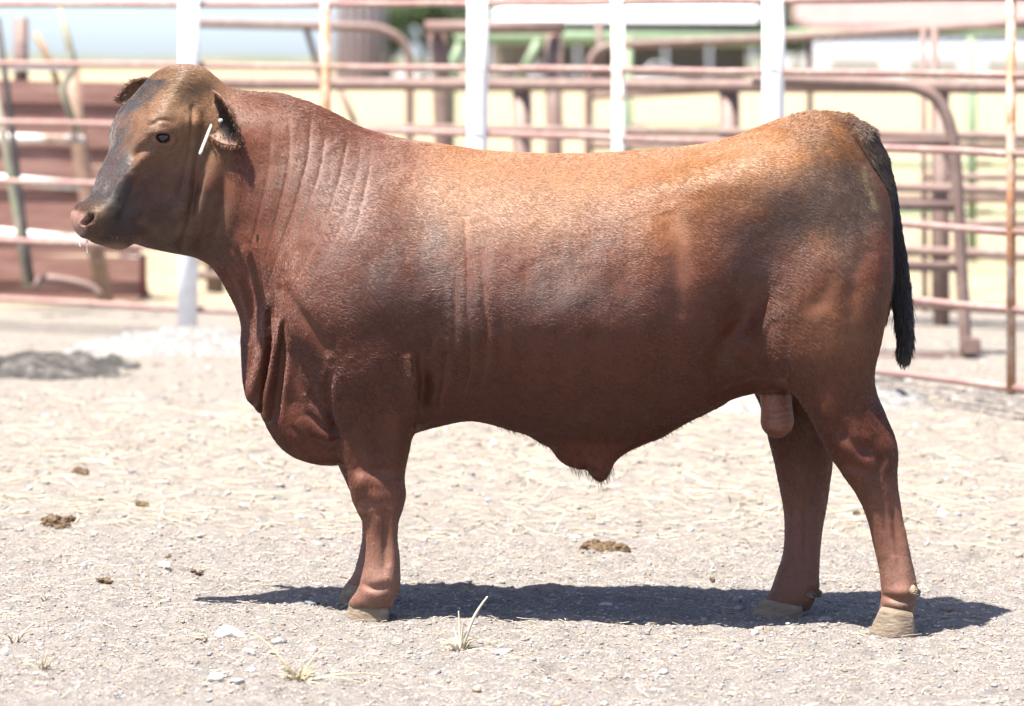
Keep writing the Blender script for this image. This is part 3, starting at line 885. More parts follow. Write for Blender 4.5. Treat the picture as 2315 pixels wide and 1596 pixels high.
if HAIR_N:
    wgt = np.where(BN[:, 1] < 0.45, 1.0, 0.12) * np.where(BV[:, 1] > .1, .6, 1.0)
    wgt = wgt * (1 - np.clip(SKIN, 0, 1)) * np.where(headw > .5, 2.0, 1.0) * np.where(eye_d < 1.35, 0.0 * headw + (1 - headw), 1.0)
    wgt = wgt * np.where(PV > 1378, 0.0, 1.0)
    pos, nor, vid = roots(HAIR_N, wgt)
    fl = flow(pos, nor, vid)
    ln = 0.0092 + 0 * PU[vid]
    ln = np.where(headw[vid] > .5, .0058, ln); ln = ln * (1 - .45 * sstep(1050, 1250, PV[vid]))
    ln = ln + .010 * np.exp(-((PU[vid] - 420) / 45) ** 2 - ((PV[vid] - 180) / 40) ** 2)
    _u = PU[vid] + RNG.normal(0, 18, len(vid))
    top = sstep(.55, .95, nor[:, 2]) * np.clip(sstep(500, 590, _u) * sstep(820, 740, _u) + sstep(1740, 1850, _u), 0, 1) * RNG.random(len(vid))
    ln = ln + .008 * top
    ln = ln + .012 * (TW[vid] > .4)
    ln = ln * RNG.uniform(.6, 1.25, len(ln)) * (1 - .65 * CRS[vid])
    lift = (RNG.uniform(.08, .28, len(ln)) + .35 * top + .25 * (TW[vid] > .4))[:, None]
    t = np.array([-.08, .33, .7, 1.0])
    P = pos[:, None] + ln[:, None, None] * (fl[:, None] * t[None, :, None] + nor[:, None] * lift[:, None] * (t - .45 * t * np.abs(t))[None, :, None])
    rd = np.array([.00036, .00036, .00026, .00008])[None] * RNG.uniform(.8, 1.25, (len(ln), 1))
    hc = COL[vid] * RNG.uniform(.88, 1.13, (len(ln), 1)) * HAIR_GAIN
    glint = RNG.random(len(ln)) < .008
    hc[glint] = hc[glint] * 1.3 + .01
    hair_obj('coat', P, rd, hc, MAT_HAIR)

    # tail hair: longer black switch round the dock
    tl = np.array([tuple(W(t[0], t[1], t[2])) + (t[3],) for t in TAIL])
    n = 12000
    s = RNG.random(n) ** .8 * .92 + .08
    s = s * (len(tl) - 1.001); i = s.astype(int); f = (s - i)[:, None]
    ctr = tl[i] * (1 - f) + tl[i + 1] * f
    tan = normed(tl[i + 1, :3] - tl[i, :3])
    ang = RNG.random(n) * 2 * np.pi
    side = normed(np.cross(tan, np.array([0, 1, 0])[None]))
    out = side * np.cos(ang)[:, None] + np.array([0, 1, 0])[None] * np.sin(ang)[:, None]
    frac = s / (len(tl) - 1)
    L = (.026 + .012 * sstep(.45, .8, frac)) * RNG.uniform(.5, 1.2, n) * (1 - .6 * sstep(.9, 1.0, frac))
    tt = np.array([-.05, .35, .7, 1.0])
    P = ctr[:, None, :3] + out[:, None] * ctr[:, None, 3:4] * .95 + L[:, None, None] * (tan[:, None] * tt[None, :, None] + (out * (.26 - .16 * frac)[:, None] + RNG.normal(0, .07, (n, 3)) * np.where(RNG.random(n) < .2, 2.6, 1.0)[:, None])[:, None] * (tt * (1 - .3 * tt))[None, :, None])
    P[:, :, 2] = np.maximum(P[:, :, 2], W(0, 856).z)
    rd = np.array([.0006, .0006, .0005, .0002])[None] * np.ones((n, 1))
    base = np.array([.026, .020, .017])
    hc = base[None] * RNG.uniform(.5, 1.9, (n, 1))
    straw = RNG.random(n) < .05; hc[straw] = (.20, .17, .10)
    bw = sstep(.42, .10, frac)[:, None]; hc = hc * (1 - bw) + np.array([.060, .034, .022]) * bw * RNG.uniform(.6, 1.4, (n, 1))
    tip = (frac > .93); hc[tip] = hc[tip] + np.array([.05, .035, .025])
    hair_obj('tail_hair', P, rd, hc, MAT_HAIR)

    # stray tufts: poll, crest, tailhead, sheath, belly, muzzle whiskers
    def tufts(name, mask, n, length, lift, colr, rad=.0004):
        w = mask.astype(float)
        if w.sum() == 0: return
        pos, nor, vid = roots(n, w)
        fl = flow(pos, nor, vid)
        L = length * RNG.uniform(.4, 1.2, n)
        t = np.array([-.05, .35, .7, 1.0])
        d = normed(fl * (1 - lift) + nor * lift + RNG.normal(0, .2, nor.shape))
        P = pos[:, None] + L[:, None, None] * (d[:, None] * t[None, :, None]) + (L * .25)[:, None, None] * np.array([0, 0, -1.0])[None, None] * (t * np.abs(t))[None, :, None]
        rd = np.array([1, 1, .7, .25])[None] * rad * np.ones((n, 1))
        hc = (COL[vid] if colr is None else np.array(colr)[None] * np.ones((n, 1))) * RNG.uniform(.6, 1.5, (n, 1))
        hair_obj(name, P, rd, hc, MAT_HAIR)
    tufts('sheath_hair', (PV > 1050) & (PU > 1270) & (PU < 1390), 110, .028, .5, (.03, .018, .014))
    tufts('belly_fringe', (BN[:, 2] < -.7) & (PV > 930) & (PV < 1030) & (PU > 1120) & (PU < 1640) & (BV[:, 1] < .1), 900, .012, .45, (.06, .03, .02))
    tufts('rump_tuft', (BN[:, 2] > .5) & (PU > 1780) & (PU < 1960) & (PV < 330), 900, .015, .6, (.07, .038, .024))
    tufts('muzzle_whiskers', (PU < 300) & (PV > 535) & (PV < 570) & (BN[:, 2] < .2), 160, .011, .8, (.30, .22, .15), .00022)
# ------------------------------------------------------------------ the bull: eyes, ears, tag, hooves
def nearest(u, v):
    m = (BN[:, 1] < -.2)
    d = (PU - u) ** 2 + (PV - v) ** 2 + 1e9 * (~m)
    i = int(np.argmin(d)); return Vector(BV[i]), Vector(BN[i])
m_eye, nt, b = new_mat('eye_dark'); b.inputs['Base Color'].default_value = (.012, .007, .006, 1)
b.inputs['Roughness'].default_value = .06; b.inputs['Specular IOR Level'].default_value = .6
def eye_obj(c, rad):
    bm = bmesh.new(); bmesh.ops.create_uvsphere(bm, u_segments=24, v_segments=16, radius=rad)
    bmesh.ops.scale(bm, vec=(1, 1, .8), verts=bm.verts)
    o = bm_obj('eye', bm, m_eye, None, True); o.location = c; part(o)
ring = (eye_d > 1.05) & (eye_d < 1.6) & (headw > .5) & (BV[:, 1] < 0)
ec = Vector(BV[ring].mean(0)); en = Vector(normed(BN[ring].mean(0)[None])[0])
eye_obj(ec - en * .0110, .0165)
# the far eye mirrors it across the head's midplane
sx = Vector((hs[0], hs[1], 0)); off = (ec - HP).dot(sx)
efar = ec - sx * (2 * off)
eye_obj(efar + (sx * 1.0) * .012, .0165)
lash = []
tag_white = noise_mat('tag_white', [(.3, (.62, .60, .54)), (.7, (.80, .79, .74))], 60, rough=.45)

m_earin = noise_mat('ear_inside', [(.3, (.018, .013, .012)), (.7, (.045, .030, .026))], 60, rough=.8)
def ear(base, ldir, wdir, ndir, length, width, col_in, col_out, name, cav_off=.25, cav_k=1.0):
    L, Wd, Nn = [Vector(q).normalized() for q in (ldir, wdir, ndir)]
    nt_, ns_ = 22, 15
    V = []; col = []
    for i in range(nt_):
        t = i / (nt_ - 1)
        w = width * (0.42 + 1.0 * math.sin(math.pi * min(t * .62 + .18, 1)) * .72) * (1 - t ** 5) ** .8 if t < 1 else 0.002
        cur = 1.45 - .55 * t
        for j in range(ns_):
            s = -1 + 2 * j / (ns_ - 1)
            p = base + L * (length * t) + Wd * (w * math.sin(s * cur) / max(math.sin(1.0), .6)) + Nn * (w * (1 - math.cos(s * cur)) * 1.0)
            p += Vector((0, 0, -1)) * (length * .20 * t * t)
            V.append(p)
    F = [(i * ns_ + j, i * ns_ + j + 1, (i + 1) * ns_ + j + 1, (i + 1) * ns_ + j) for i in range(nt_ - 1) for j in range(ns_ - 1)]
    me = np_mesh(name, V, F, [MAT_BODY])
    o = bpy.data.objects.new(name, me)
    V = np.array(V)
    cc = np.tile(np.array(col_out), (len(V), 1)) * (1 + fbm(V, 40, 2)[:, None])
    ss = np.tile(np.linspace(-1, 1, ns_), nt_); tt_ = np.repeat(np.linspace(0, 1, nt_), ns_)
    cav = cav_k * sstep(.62, .32, np.abs(ss + cav_off)) * sstep(.97, .8, tt_)
    cc = (cc * (1 - cav[:, None]) + np.array([.016, .011, .010]) * cav[:, None]) * ALB
    a = me.attributes.new('coat', 'FLOAT_COLOR', 'POINT'); a.data.foreach_set('color', np.concatenate([cc, np.ones((len(V), 1))], 1).astype(np.float32).ravel())
    md = o.modifiers.new('thick', 'SOLIDIFY'); md.thickness = .006; md.offset = 0
    part(o); C.objects.link(o)
    # ear hair: rim fringe and inside tufts
    n = 1500
    i = RNG.integers(0, nt_ - 1, n); j = RNG.integers(0, ns_, n)
    rim = RNG.random(n) < .3
    j[rim] = np.where(RNG.random(rim.sum()) < .5, 0, ns_ - 1)
    f = RNG.random(n)[:, None]
    p = V[i * ns_ + j] * (1 - f) + V[(i + 1) * ns_ + j] * f
    sgn = np.where(RNG.random(n) < .35, 1.0, -1.0)[:, None]
    inside = (~rim) & (sgn[:, 0] > 0)
    d = np.array(L)[None] * .8 + np.array(Nn)[None] * (sgn * .45) + RNG.normal(0, .28, (n, 3))
    d[rim] += np.array(Nn)[None] * .15
    d = normed(d)
    p = p + np.array(Nn)[None] * sgn * .003
    ln = RNG.uniform(.007, .018, n); ln[rim] *= .9
    t = np.array([-.05, .35, .7, 1.])
    P = p[:, None] + ln[:, None, None] * d[:, None] * t[None, :, None]
    hc = ALB * np.where((inside & (np.abs(-1 + 2 * j / (ns_ - 1) + cav_off) < .6))[:, None], np.array(col_in)[None], np.array([.15, .068, .034])[None]) * RNG.uniform(.6, 1.6, (n, 1))
    hair_obj('ear_hair', P, np.array([1, 1, .8, .3])[None] * .00045 * np.ones((n, 1)), hc, MAT_HAIR, o)
    return o
Hx = Vector((hx[0], hx[1], 0)); Hs = Vector((hs[0], hs[1], 0)); Up = Vector((0, 0, 1))
EARB = HW(447, 236, .092)
near_ear = ear(EARB, Hs * .74 + Hx * .16 - Up * .52, Up * .80 + Hs * .50 + Hx * .15, -Hx * .86 + Hs * .36 + Up * .05, .128, .042, (.016, .011, .010), (.165, .075, .038), 'ear', 0.0)
EARF = HW(428, 214, -.085)
ear(EARF, -Hs * .80 - Hx * .60 + Up * .10, -Hx * .2 - Hs * .2 + Up * .9, -Hx * .5 + Hs * .6 - Up * .1, .165, .036, (.14, .07, .04), (.20, .10, .055), 'ear', .25, .15)

# ear tag: a white plastic leaf hanging edge-on under the near ear
tg = bmesh.new()
prof = [(-.016, 0), (-.010, .010), (.010, .010), (.016, 0), (.022, -.028), (.024, -.062), (.020, -.068), (-.020, -.068), (-.024, -.062), (-.022, -.028)]
th = .0016
f0 = [tg.verts.new((x, -th, z)) for x, z in prof]; f1 = [tg.verts.new((x, th, z)) for x, z in prof]
tg.faces.new(f0); tg.faces.new(f1[::-1])
for k in range(len(prof)): tg.faces.new((f0[k], f1[k], f1[(k + 1) % len(prof)], f0[(k + 1) % len(prof)]))
tago = bm_obj('ear_tag', tg, tag_white)
zt = -(W(446, 352, -.25) - W(470, 290, -.25)).normalized(); xt = Vector((.16, -.98, .0)); xt = (xt - zt * xt.dot(zt)).normalized(); yt = zt.cross(xt)
tago.matrix_basis = Matrix.Translation(W(474, 290, -.235)) @ Matrix((xt, yt, zt)).transposed().to_4x4()
part(tago); tago['label'] = 'white plastic ear tag hanging edge-on below the ear'
bm = bmesh.new(); bmesh.ops.create_cone(bm, segments=12, radius1=.0045, radius2=.0035, depth=.006, cap_ends=True)
bt = bm_obj('tag_button', bm, tag_white); bt.location = W(498, 272, -.235); bt.rotation_euler = (R(80), 0, R(-40)); part(bt)

# hooves: two claws each, horn coloured, with dewclaws behind
m_hoof = noise_mat('hoof_horn', [(.3, (.17, .125, .09)), (.55, (.27, .21, .15)), (.75, (.36, .30, .23))], 26, rough=.8, bump=.35, bscale=60, stretch=(1, 1, 2.5))
def claw(ft, bt, fb, bb, vt_f, vt_b, vb, yc, hw, side):
    """one claw between coronet (top) and ground; u/v places at lateral yc"""
    nl, nr = 7, 22
    V = []
    zb = ground_h(np.array([W((fb + bb) / 2, vb, yc).x]), np.array([yc]))[0] - .004
    for i in range(nl):
        t = i / (nl - 1)
        uf = ft + 5 + (fb - ft - 5) * (t ** .8); ub = bt - 6 + (bb - bt + 6) * (t ** .6)
        for j in range(nr):
            a = 2 * math.pi * j / nr
            ca, sa = math.cos(a), math.sin(a)
            e = .5 - .5 * ca                       # 0 back .. 1 front
            u = (uf + ub) / 2 - (ub - uf) / 2 * (abs(ca) ** .95) * (1 if ca > 0 else -1)
            wy = hw * (abs(sa) ** .85) * (1 if sa > 0 else -1)
            front = max(ca, 0)
            wy *= (1 - .45 * front ** 2) * (.80 + .24 * t)
            y = yc + wy - side * .010 * front * (.4 + t)
            v_top = vt_f * (.5 + .5 * ca) + vt_b * (.5 - .5 * ca)
            p = W(u, v_top, yc); z = p.z * (1 - t) + zb * t
            V.append((p.x, y, z + .002 * math.sin(5 * t * math.pi) * (1 - t)))
    F = [(i * nr + j, i * nr + (j + 1) % nr, (i + 1) * nr + (j + 1) % nr, (i + 1) * nr + j) for i in range(nl - 1) for j in range(nr)]
    nb = len(V)
    me = bpy.data.meshes.new('claw')
    me.from_pydata(V, [], F + [tuple(range((nl - 1) * nr, nl * nr)), tuple(range(nr))[::-1]])
    for p in me.polygons: p.use_smooth = True
    me.materials.append(m_hoof)
    return bpy.data.objects.new('claw', me)
def hoof(ft, bt, fb, bb, vtf, vtb, vb, yc, dew, label=None):
    h = empty('hoof', W((ft + bt) / 2, vb, yc)); part(h)
    for s in (-1, 1):
        c = claw(ft + (2 if s > 0 else 0), bt, fb + (6 if s > 0 else 0), bb, vtf, vtb, vb, yc + s * .0265, .0275, s)
        c.parent = h; c.matrix_parent_inverse = Matrix.Translation(-(bull.location * 0 + h.location)); C.objects.link(c)
    for s, (u, v) in zip((-1, 1), dew):
        bm = bmesh.new()
        bmesh.ops.create_cone(bm, segments=12, radius1=.016, radius2=.008, depth=.028, cap_ends=True)
        bmesh.ops.bevel(bm, geom=bm.edges[:], offset=.004, segments=2, affect='EDGES')
        for vv in bm.verts: vv.co += vv.normal * .002 * math.sin(vv.co.x * 300)
        d = bm_obj('dewclaw', bm, m_hoof, None, True)
        d.location = W(u, v, yc + s * .024); d.rotation_euler = (0, R(118), R(-14 * s))
        d.parent = h; d.matrix_parent_inverse = Matrix.Translation(-h.location)
hoof(1988, 2068, 1960, 2070, 1372, 1386, 1432, -.20, [(2068, 1338), (2062, 1332)])
hoof(1722, 1820, 1692, 1814, 1354, 1370, 1406, .11, [(1832, 1345), (1846, 1340)])
hoof(790, 882, 776, 880, 1354, 1362, 1394, -.14, [(893, 1336), (890, 1330)])
hoof(776, 868, 762, 866, 1320, 1328, 1360, .15, [(880, 1306), (878, 1300)])

# strings of saliva under the muzzle
m_sal, nt, b = new_mat('saliva'); b.inputs['Base Color'].default_value = (.85, .87, .9, 1); b.inputs['Roughness'].default_value = .05
b.inputs['Transmission Weight'].default_value = .6; b.inputs['IOR'].default_value = 1.33
for (u, v, l) in ((181, 540, 16), (197, 543, 28)):
    o = tube_obj('saliva_string', [W(u, v, -.15), W(u - 1, v + l * .6, -.15), W(u, v + l, -.15), W(u, v + l + 3, -.15)], [.0012, .0008, .0020, .0008], m_sal, seg=8)
    part(o)
# ------------------------------------------------------------------ ground
def grow(a, b, s0, g):
    out = [a]
    while out[-1] < b: out.append(out[-1] + s0); s0 *= g
    return out
gx1 = grow(2.5, 420, .05, 1.16)
gxs = np.array([-q for q in gx1[::-1]] + list(np.arange(-2.5 + .0125, 2.5, .0125)) + gx1)
gys = np.array([-q for q in grow(2.2, 14, .1, 1.4)[::-1]] + list(np.arange(-2.19, 1.6, .0125)) + list(np.arange(1.6, 9, .045)) + grow(9, 1500, .12, 1.06))
GXX, GYY = np.meshgrid(gxs, gys, indexing='ij')
P3 = np.stack([GXX, GYY, 0 * GXX], -1).reshape(-1, 3)
hh = ground_h(GXX, GYY).reshape(-1)
fade = np.exp(-np.maximum(0, GYY.reshape(-1)) / 9)
hh = hh + (fbm(P3, 9, 3) * .026 + np.abs(fbm(P3 + 3, 26, 2)) * .022 + fbm(P3 + 7, 70, 2) * .012) * fade
for _ in range(170):
    fx_, fy_ = RNG.uniform(-1.9, 1.9), RNG.uniform(-1.4, 4.5); fa = RNG.uniform(0, 6.28)
    dx_, dy_ = P3[:, 0] - fx_, P3[:, 1] - fy_
    mk = (np.abs(dx_) < .15) & (np.abs(dy_) < .15)
    q = np.hypot((dx_[mk] * math.cos(fa) + dy_[mk] * math.sin(fa)) / .065, (-dx_[mk] * math.sin(fa) + dy_[mk] * math.cos(fa)) / .05)
    hh[mk] += RNG.uniform(.005, .014) * (-np.exp(-q ** 4) + .6 * np.exp(-((q - 1.35) / .3) ** 2))
feet = [W(2020, 1432, -.2), W(1760, 1406, .11), W(830, 1394, -.14), W(815, 1360, .15)]
nx_, ny_ = len(gxs), len(gys)
ii = (np.arange(nx_ - 1)[:, None] * ny_ + np.arange(ny_ - 1)[None]).ravel()
GF = np.stack([ii, ii + ny_, ii + ny_ + 1, ii + 1], 1)
m_ground, nt, b = new_mat('dry_dirt')
tc = N(nt, 'ShaderNodeTexCoord')
n1 = N(nt, 'ShaderNodeTexNoise', i_Scale=1.3, i_Detail=6.0, i_Roughness=.6)
n2 = N(nt, 'ShaderNodeTexNoise', i_Scale=22.0, i_Detail=8.0, i_Roughness=.75)
n3 = N(nt, 'ShaderNodeTexVoronoi', i_Scale=95.0)
n4 = N(nt, 'ShaderNodeTexNoise', i_Scale=180.0, i_Detail=4.0, i_Roughness=.7)
for n in (n1, n2, n3, n4): nt.links.new(tc.outputs['Object'], n.inputs['Vector'])
r1 = ramp(nt, dim([(.25, (.150, .134, .123)), (.5, (.245, .221, .203)), (.75, (.34, .305, .275))])); nt.links.new(n2.outputs[0], r1.inputs[0])
r4 = ramp(nt, [(.3, (.30, .28, .27)), (.5, (1, 1, 1)), (.72, (1.7, 1.68, 1.65))]); nt.links.new(n4.outputs[0], r4.inputs[0])
mu = N(nt, 'ShaderNodeMix', data_type='RGBA', blend_type='MULTIPLY'); mu.inputs[0].default_value = .8
nt.links.new(r1.outputs[0], mu.inputs[6]); nt.links.new(r4.outputs[0], mu.inputs[7])
# pebbly cells of paler stone in the dirt
lt = N(nt, 'ShaderNodeMath', operation='LESS_THAN'); lt.inputs[1].default_value = .22
nt.links.new(n3.outputs['Distance'], lt.inputs[0])
wn2 = N(nt, 'ShaderNodeMath', operation='GREATER_THAN'); wn2.inputs[1].default_value = .62
nt.links.new(n3.outputs['Color'], wn2.inputs[0])
an = N(nt, 'ShaderNodeMath', operation='MULTIPLY'); nt.links.new(lt.outputs[0], an.inputs[0]); nt.links.new(wn2.outputs[0], an.inputs[1])
ms = N(nt, 'ShaderNodeMath', operation='MULTIPLY'); ms.inputs[1].default_value = .6; nt.links.new(an.outputs[0], ms.inputs[0])
mp_ = N(nt, 'ShaderNodeMix', data_type='RGBA'); mp_.inputs[7].default_value = (.36, .345, .33, 1)
nt.links.new(ms.outputs[0], mp_.inputs[0]); nt.links.new(mu.outputs[2], mp_.inputs[6])
# straw litter patches past the bull, dry pasture beyond the pens
sx = N(nt, 'ShaderNodeSeparateXYZ'); nt.links.new(tc.outputs['Object'], sx.inputs[0])
def yband(y0, y1, namt):
    a = N(nt, 'ShaderNodeMath', operation='MULTIPLY_ADD'); a.inputs[1].default_value = namt; nt.links.new(n1.outputs[0], a.inputs[0]); nt.links.new(sx.outputs['Y'], a.inputs[2])
    m = N(nt, 'ShaderNodeMapRange'); m.inputs['From Min'].default_value = y0 + namt * .5; m.inputs['From Max'].default_value = y1 + namt * .5
    nt.links.new(a.outputs[0], m.inputs['Value']); return m
st = yband(.8, 2.6, 3.5)
r5 = ramp(nt, [(.38, (0, 0, 0)), (.62, (1, 1, 1))]); nt.links.new(n2.outputs[0], r5.inputs[0])
sm = N(nt, 'ShaderNodeMath', operation='MULTIPLY'); nt.links.new(st.outputs[0], sm.inputs[0]); nt.links.new(r5.outputs[0], sm.inputs[1])
sm2 = N(nt, 'ShaderNodeMath', operation='MULTIPLY'); sm2.inputs[1].default_value = .5; nt.links.new(sm.outputs[0], sm2.inputs[0])
m5 = N(nt, 'ShaderNodeMix', data_type='RGBA'); m5.inputs[7].default_value = (.275, .235, .18, 1)
nt.links.new(sm2.outputs[0], m5.inputs[0]); nt.links.new(mp_.outputs[2], m5.inputs[6])
pa = yband(10.5, 12.5, 2.0)
r6 = ramp(nt, dim([(.3, (.36, .295, .185)), (.7, (.45, .38, .25))])); nt.links.new(n1.outputs[0], r6.inputs[0])
m6 = N(nt, 'ShaderNodeMix', data_type='RGBA'); nt.links.new(pa.outputs[0], m6.inputs[0]); nt.links.new(m5.outputs[2], m6.inputs[6]); nt.links.new(r6.outputs[0], m6.inputs[7])
nt.links.new(m6.outputs[2], b.inputs['Base Color'])
b.inputs['Roughness'].default_value = .95; b.inputs['Specular IOR Level'].default_value = .15
bp = N(nt, 'ShaderNodeBump', i_Strength=.8, i_Distance=.006)
nt.links.new(n4.outputs[0], bp.inputs['Height']); nt.links.new(bp.outputs[0], b.inputs['Normal'])
ground = link(bpy.data.objects.new('ground', np_mesh('ground', np.stack([GXX.ravel(), GYY.ravel(), hh], 1), GF, [m_ground])))
tag(ground, kind='structure')
def gz(x, y):
    """height of the built ground sheet at x, y"""
    x = np.asarray(x, float); y = np.asarray(y, float)
    i = np.clip(np.searchsorted(gxs, x) - 1, 0, nx_ - 2); j = np.clip(np.searchsorted(gys, y) - 1, 0, ny_ - 2)
    fx = (x - gxs[i]) / (gxs[i + 1] - gxs[i]); fy = (y - gys[j]) / (gys[j + 1] - gys[j])
    Hh = hh.reshape(nx_, ny_)
    return (Hh[i, j] * (1 - fx) + Hh[i + 1, j] * fx) * (1 - fy) + (Hh[i, j + 1] * (1 - fx) + Hh[i + 1, j + 1] * fx) * fy
def ground_at(u, v):
    """the place on the ground seen at u, v"""
    y = CAM_H * 9000 / (v - HZ) - CAM_D
    for _ in range(4):
        x = (u - 1157) * (CAM_D + y) / 9000
        z = float(gz(x, y)); y = (CAM_H - z) * 9000 / (v - HZ) - CAM_D
    return Vector(((u - 1157) * (CAM_D + y) / 9000, y, z))

def attr_mat(name, rough=.8, bump=.3, bs=120, spec=.3):
    m, nt, b = new_mat(name)
    at = N(nt, 'ShaderNodeAttribute', attribute_name='tint')
    tc = N(nt, 'ShaderNodeTexCoord')
    n = N(nt, 'ShaderNodeTexNoise', i_Scale=float(bs), i_Detail=4.0); nt.links.new(tc.outputs['Object'], n.inputs['Vector'])
    r = ramp(nt, [(.3, (.75, .74, .73)), (.7, (1.15, 1.14, 1.12))]); nt.links.new(n.outputs[0], r.inputs[0])
    mx = N(nt, 'ShaderNodeMix', data_type='RGBA', blend_type='MULTIPLY'); mx.inputs[0].default_value = 1.0
    r.color_ramp.elements[0].color = (.75 * ALB, .74 * ALB, .73 * ALB, 1); r.color_ramp.elements[1].color = (1.15 * ALB, 1.14 * ALB, 1.12 * ALB, 1)
    nt.links.new(at.outputs['Color'], mx.inputs[6]); nt.links.new(r.outputs[0], mx.inputs[7]); nt.links.new(mx.outputs[2], b.inputs['Base Color'])
    b.inputs['Roughness'].default_value = rough; b.inputs['Specular IOR Level'].default_value = spec
    bp = N(nt, 'ShaderNodeBump', i_Strength=bump, i_Distance=.003); nt.links.new(n.outputs[0], bp.inputs['Height']); nt.links.new(bp.outputs[0], b.inputs['Normal'])
    return m
m_peb = attr_mat('pebbles')
m_straw = attr_mat('straw', rough=.6, bump=0, spec=.4)

def rot_mats(n, tilt=math.pi):
    ax = RNG.normal(size=(n, 3)); ax /= np.linalg.norm(ax, axis=1, keepdims=True)
    an = RNG.random(n) * tilt
    K = np.zeros((n, 3, 3)); K[:, 0, 1] = -ax[:, 2]; K[:, 0, 2] = ax[:, 1]; K[:, 1, 0] = ax[:, 2]; K[:, 1, 2] = -ax[:, 0]; K[:, 2, 0] = -ax[:, 1]; K[:, 2, 1] = ax[:, 0]
    s, c = np.sin(an)[:, None, None], np.cos(an)[:, None, None]
    return np.eye(3)[None] + s * K + (1 - c) * (K @ K)

def ico(sub):
    bm = bmesh.new(); bmesh.ops.create_icosphere(bm, subdivisions=sub, radius=1.0)
    V = np.array([v.co for v in bm.verts]); F = np.array([[q.index for q in f.verts] for f in bm.faces]); bm.free()
    return V, F

def scatter(name, BVs, BFs, pos, sc, Rm, tint, mat, smooth=True):
    n = len(pos)
    V = np.einsum('nij,nvj->nvi', Rm, BVs if BVs.ndim == 3 else (BVs[None] * np.ones((n, 1, 1)))) * sc[:, None, :] + pos[:, None]
    k = V.shape[1]
    F = (BFs[None] + (np.arange(n) * k)[:, None, None]).reshape(-1, BFs.shape[1])
    me = np_mesh(name, V.reshape(-1, 3), F, [mat], smooth)
    a = me.attributes.new('tint', 'FLOAT_COLOR', 'POINT')
    T = np.repeat(np.concatenate([tint, np.ones((n, 1))], 1), k, 0)
    a.data.foreach_set('color', T.astype(np.float32).ravel())
    return tag(link(bpy.data.objects.new(name, me)), kind='stuff')

PEB_COL = np.array([(.60, .59, .57), (.50, .48, .46), (.36, .34, .33), (.27, .26, .27), (.42, .36, .29), (.34, .26, .20), (.40, .33, .31), (.30, .31, .33)])
def pebble_field(name, n, x0, x1, y0, y1, smin_, smax_, sub, pw):
    bv, bf = ico(sub)
    V = bv[None] * (1 + RNG.normal(0, .16, (n, len(bv), 1)))
    x = RNG.uniform(x0, x1, n); y = RNG.uniform(y0, y1, n)
    s = smin_ + (smax_ - smin_) * RNG.random(n) ** pw
    sc = s[:, None] * RNG.uniform(.75, 1.3, (n, 3)) * np.array([1.15, 1.15, .62])[None]
    pos = np.stack([x, y, gz(x, y) + sc[:, 2] * RNG.uniform(-.25, .45, n)], 1)
    tint = PEB_COL[RNG.choice(len(PEB_COL), n, p=[.08, .13, .20, .11, .16, .12, .14, .06])] * RNG.uniform(.75, 1.1, (n, 1))
    c, s_ = np.cos(RNG.random(n) * 6.28), None
    a = RNG.random(n) * 6.28
    Rm = np.zeros((n, 3, 3)); Rm[:, 0, 0] = np.cos(a); Rm[:, 0, 1] = -np.sin(a); Rm[:, 1, 0] = np.sin(a); Rm[:, 1, 1] = np.cos(a); Rm[:, 2, 2] = 1
    return scatter(name, V, bf, pos, sc, Rm, tint, m_peb)
pebble_field('gravel', 36000, -1.75, 1.75, -1.45, 1.4, .0013, .0058, 1, 2.6)
pebble_field('gravel_coarse', 420, -1.9, 1.9, -1.45, 1.8, .005, .014, 2, 3.0)
pebble_field('gravel_yard', 9000, -2.9, 2.9, 1.3, 8.5, .003, .013, 1, 2.6)

def straw_field(name, n, xr, yfun, lmin, lmax, wid):
    x = RNG.uniform(*xr, n); y = yfun(n)
    L = RNG.uniform(lmin, lmax, n) * RNG.random(n) ** .6; w = RNG.uniform(.6, 1.4, n) * wid
    a = RNG.random(n) * 6.28; bend = RNG.normal(0, .25, n); lift = np.abs(RNG.normal(0, .10, n))
    t = np.linspace(-.5, .5, 4)
    d = np.stack([np.cos(a), np.sin(a)], 1); s = np.stack([-np.sin(a), np.cos(a)], 1)
    cx = x[:, None] + d[:, 0:1] * L[:, None] * t + s[:, 0:1] * (bend * L)[:, None] * (t * t)
    cy = y[:, None] + d[:, 1:2] * L[:, None] * t + s[:, 1:2] * (bend * L)[:, None] * (t * t)
    cz = gz(cx, cy) + .002 + (lift * L)[:, None] * np.abs(t + .5 * np.sign(RNG.normal(size=n))[:, None]) + RNG.random(n)[:, None] * .004
    V = np.zeros((n, 4, 3, 3))
    for k, (q, zz) in enumerate(((-1, 0), (0, 1.0), (1, 0))):
        V[:, :, k, 0] = cx + s[:, 0:1] * w[:, None] * q; V[:, :, k, 1] = cy + s[:, 1:2] * w[:, None] * q; V[:, :, k, 2] = cz + w[:, None] * zz
    F = []
    for i in range(3):
        for k in range(2): F.append((i * 3 + k, i * 3 + k + 1, (i + 1) * 3 + k + 1, (i + 1) * 3 + k))
    F = np.array(F)
    FF = (F[None] + (np.arange(n) * 12)[:, None, None]).reshape(-1, 4)
    me = np_mesh(name, V.reshape(-1, 3), FF, [m_straw])
    col = np.array([(.60, .51, .37), (.54, .45, .31), (.66, .60, .48), (.42, .35, .26), (.34, .28, .22)])[RNG.integers(0, 5, n)] * RNG.uniform(.55, 1.05, (n, 1))
    at = me.attributes.new('tint', 'FLOAT_COLOR', 'POINT')
    at.data.foreach_set('color', np.repeat(np.concatenate([col, np.ones((n, 1))], 1), 12, 0).astype(np.float32).ravel())
    return tag(link(bpy.data.objects.new(name, me)), kind='stuff')
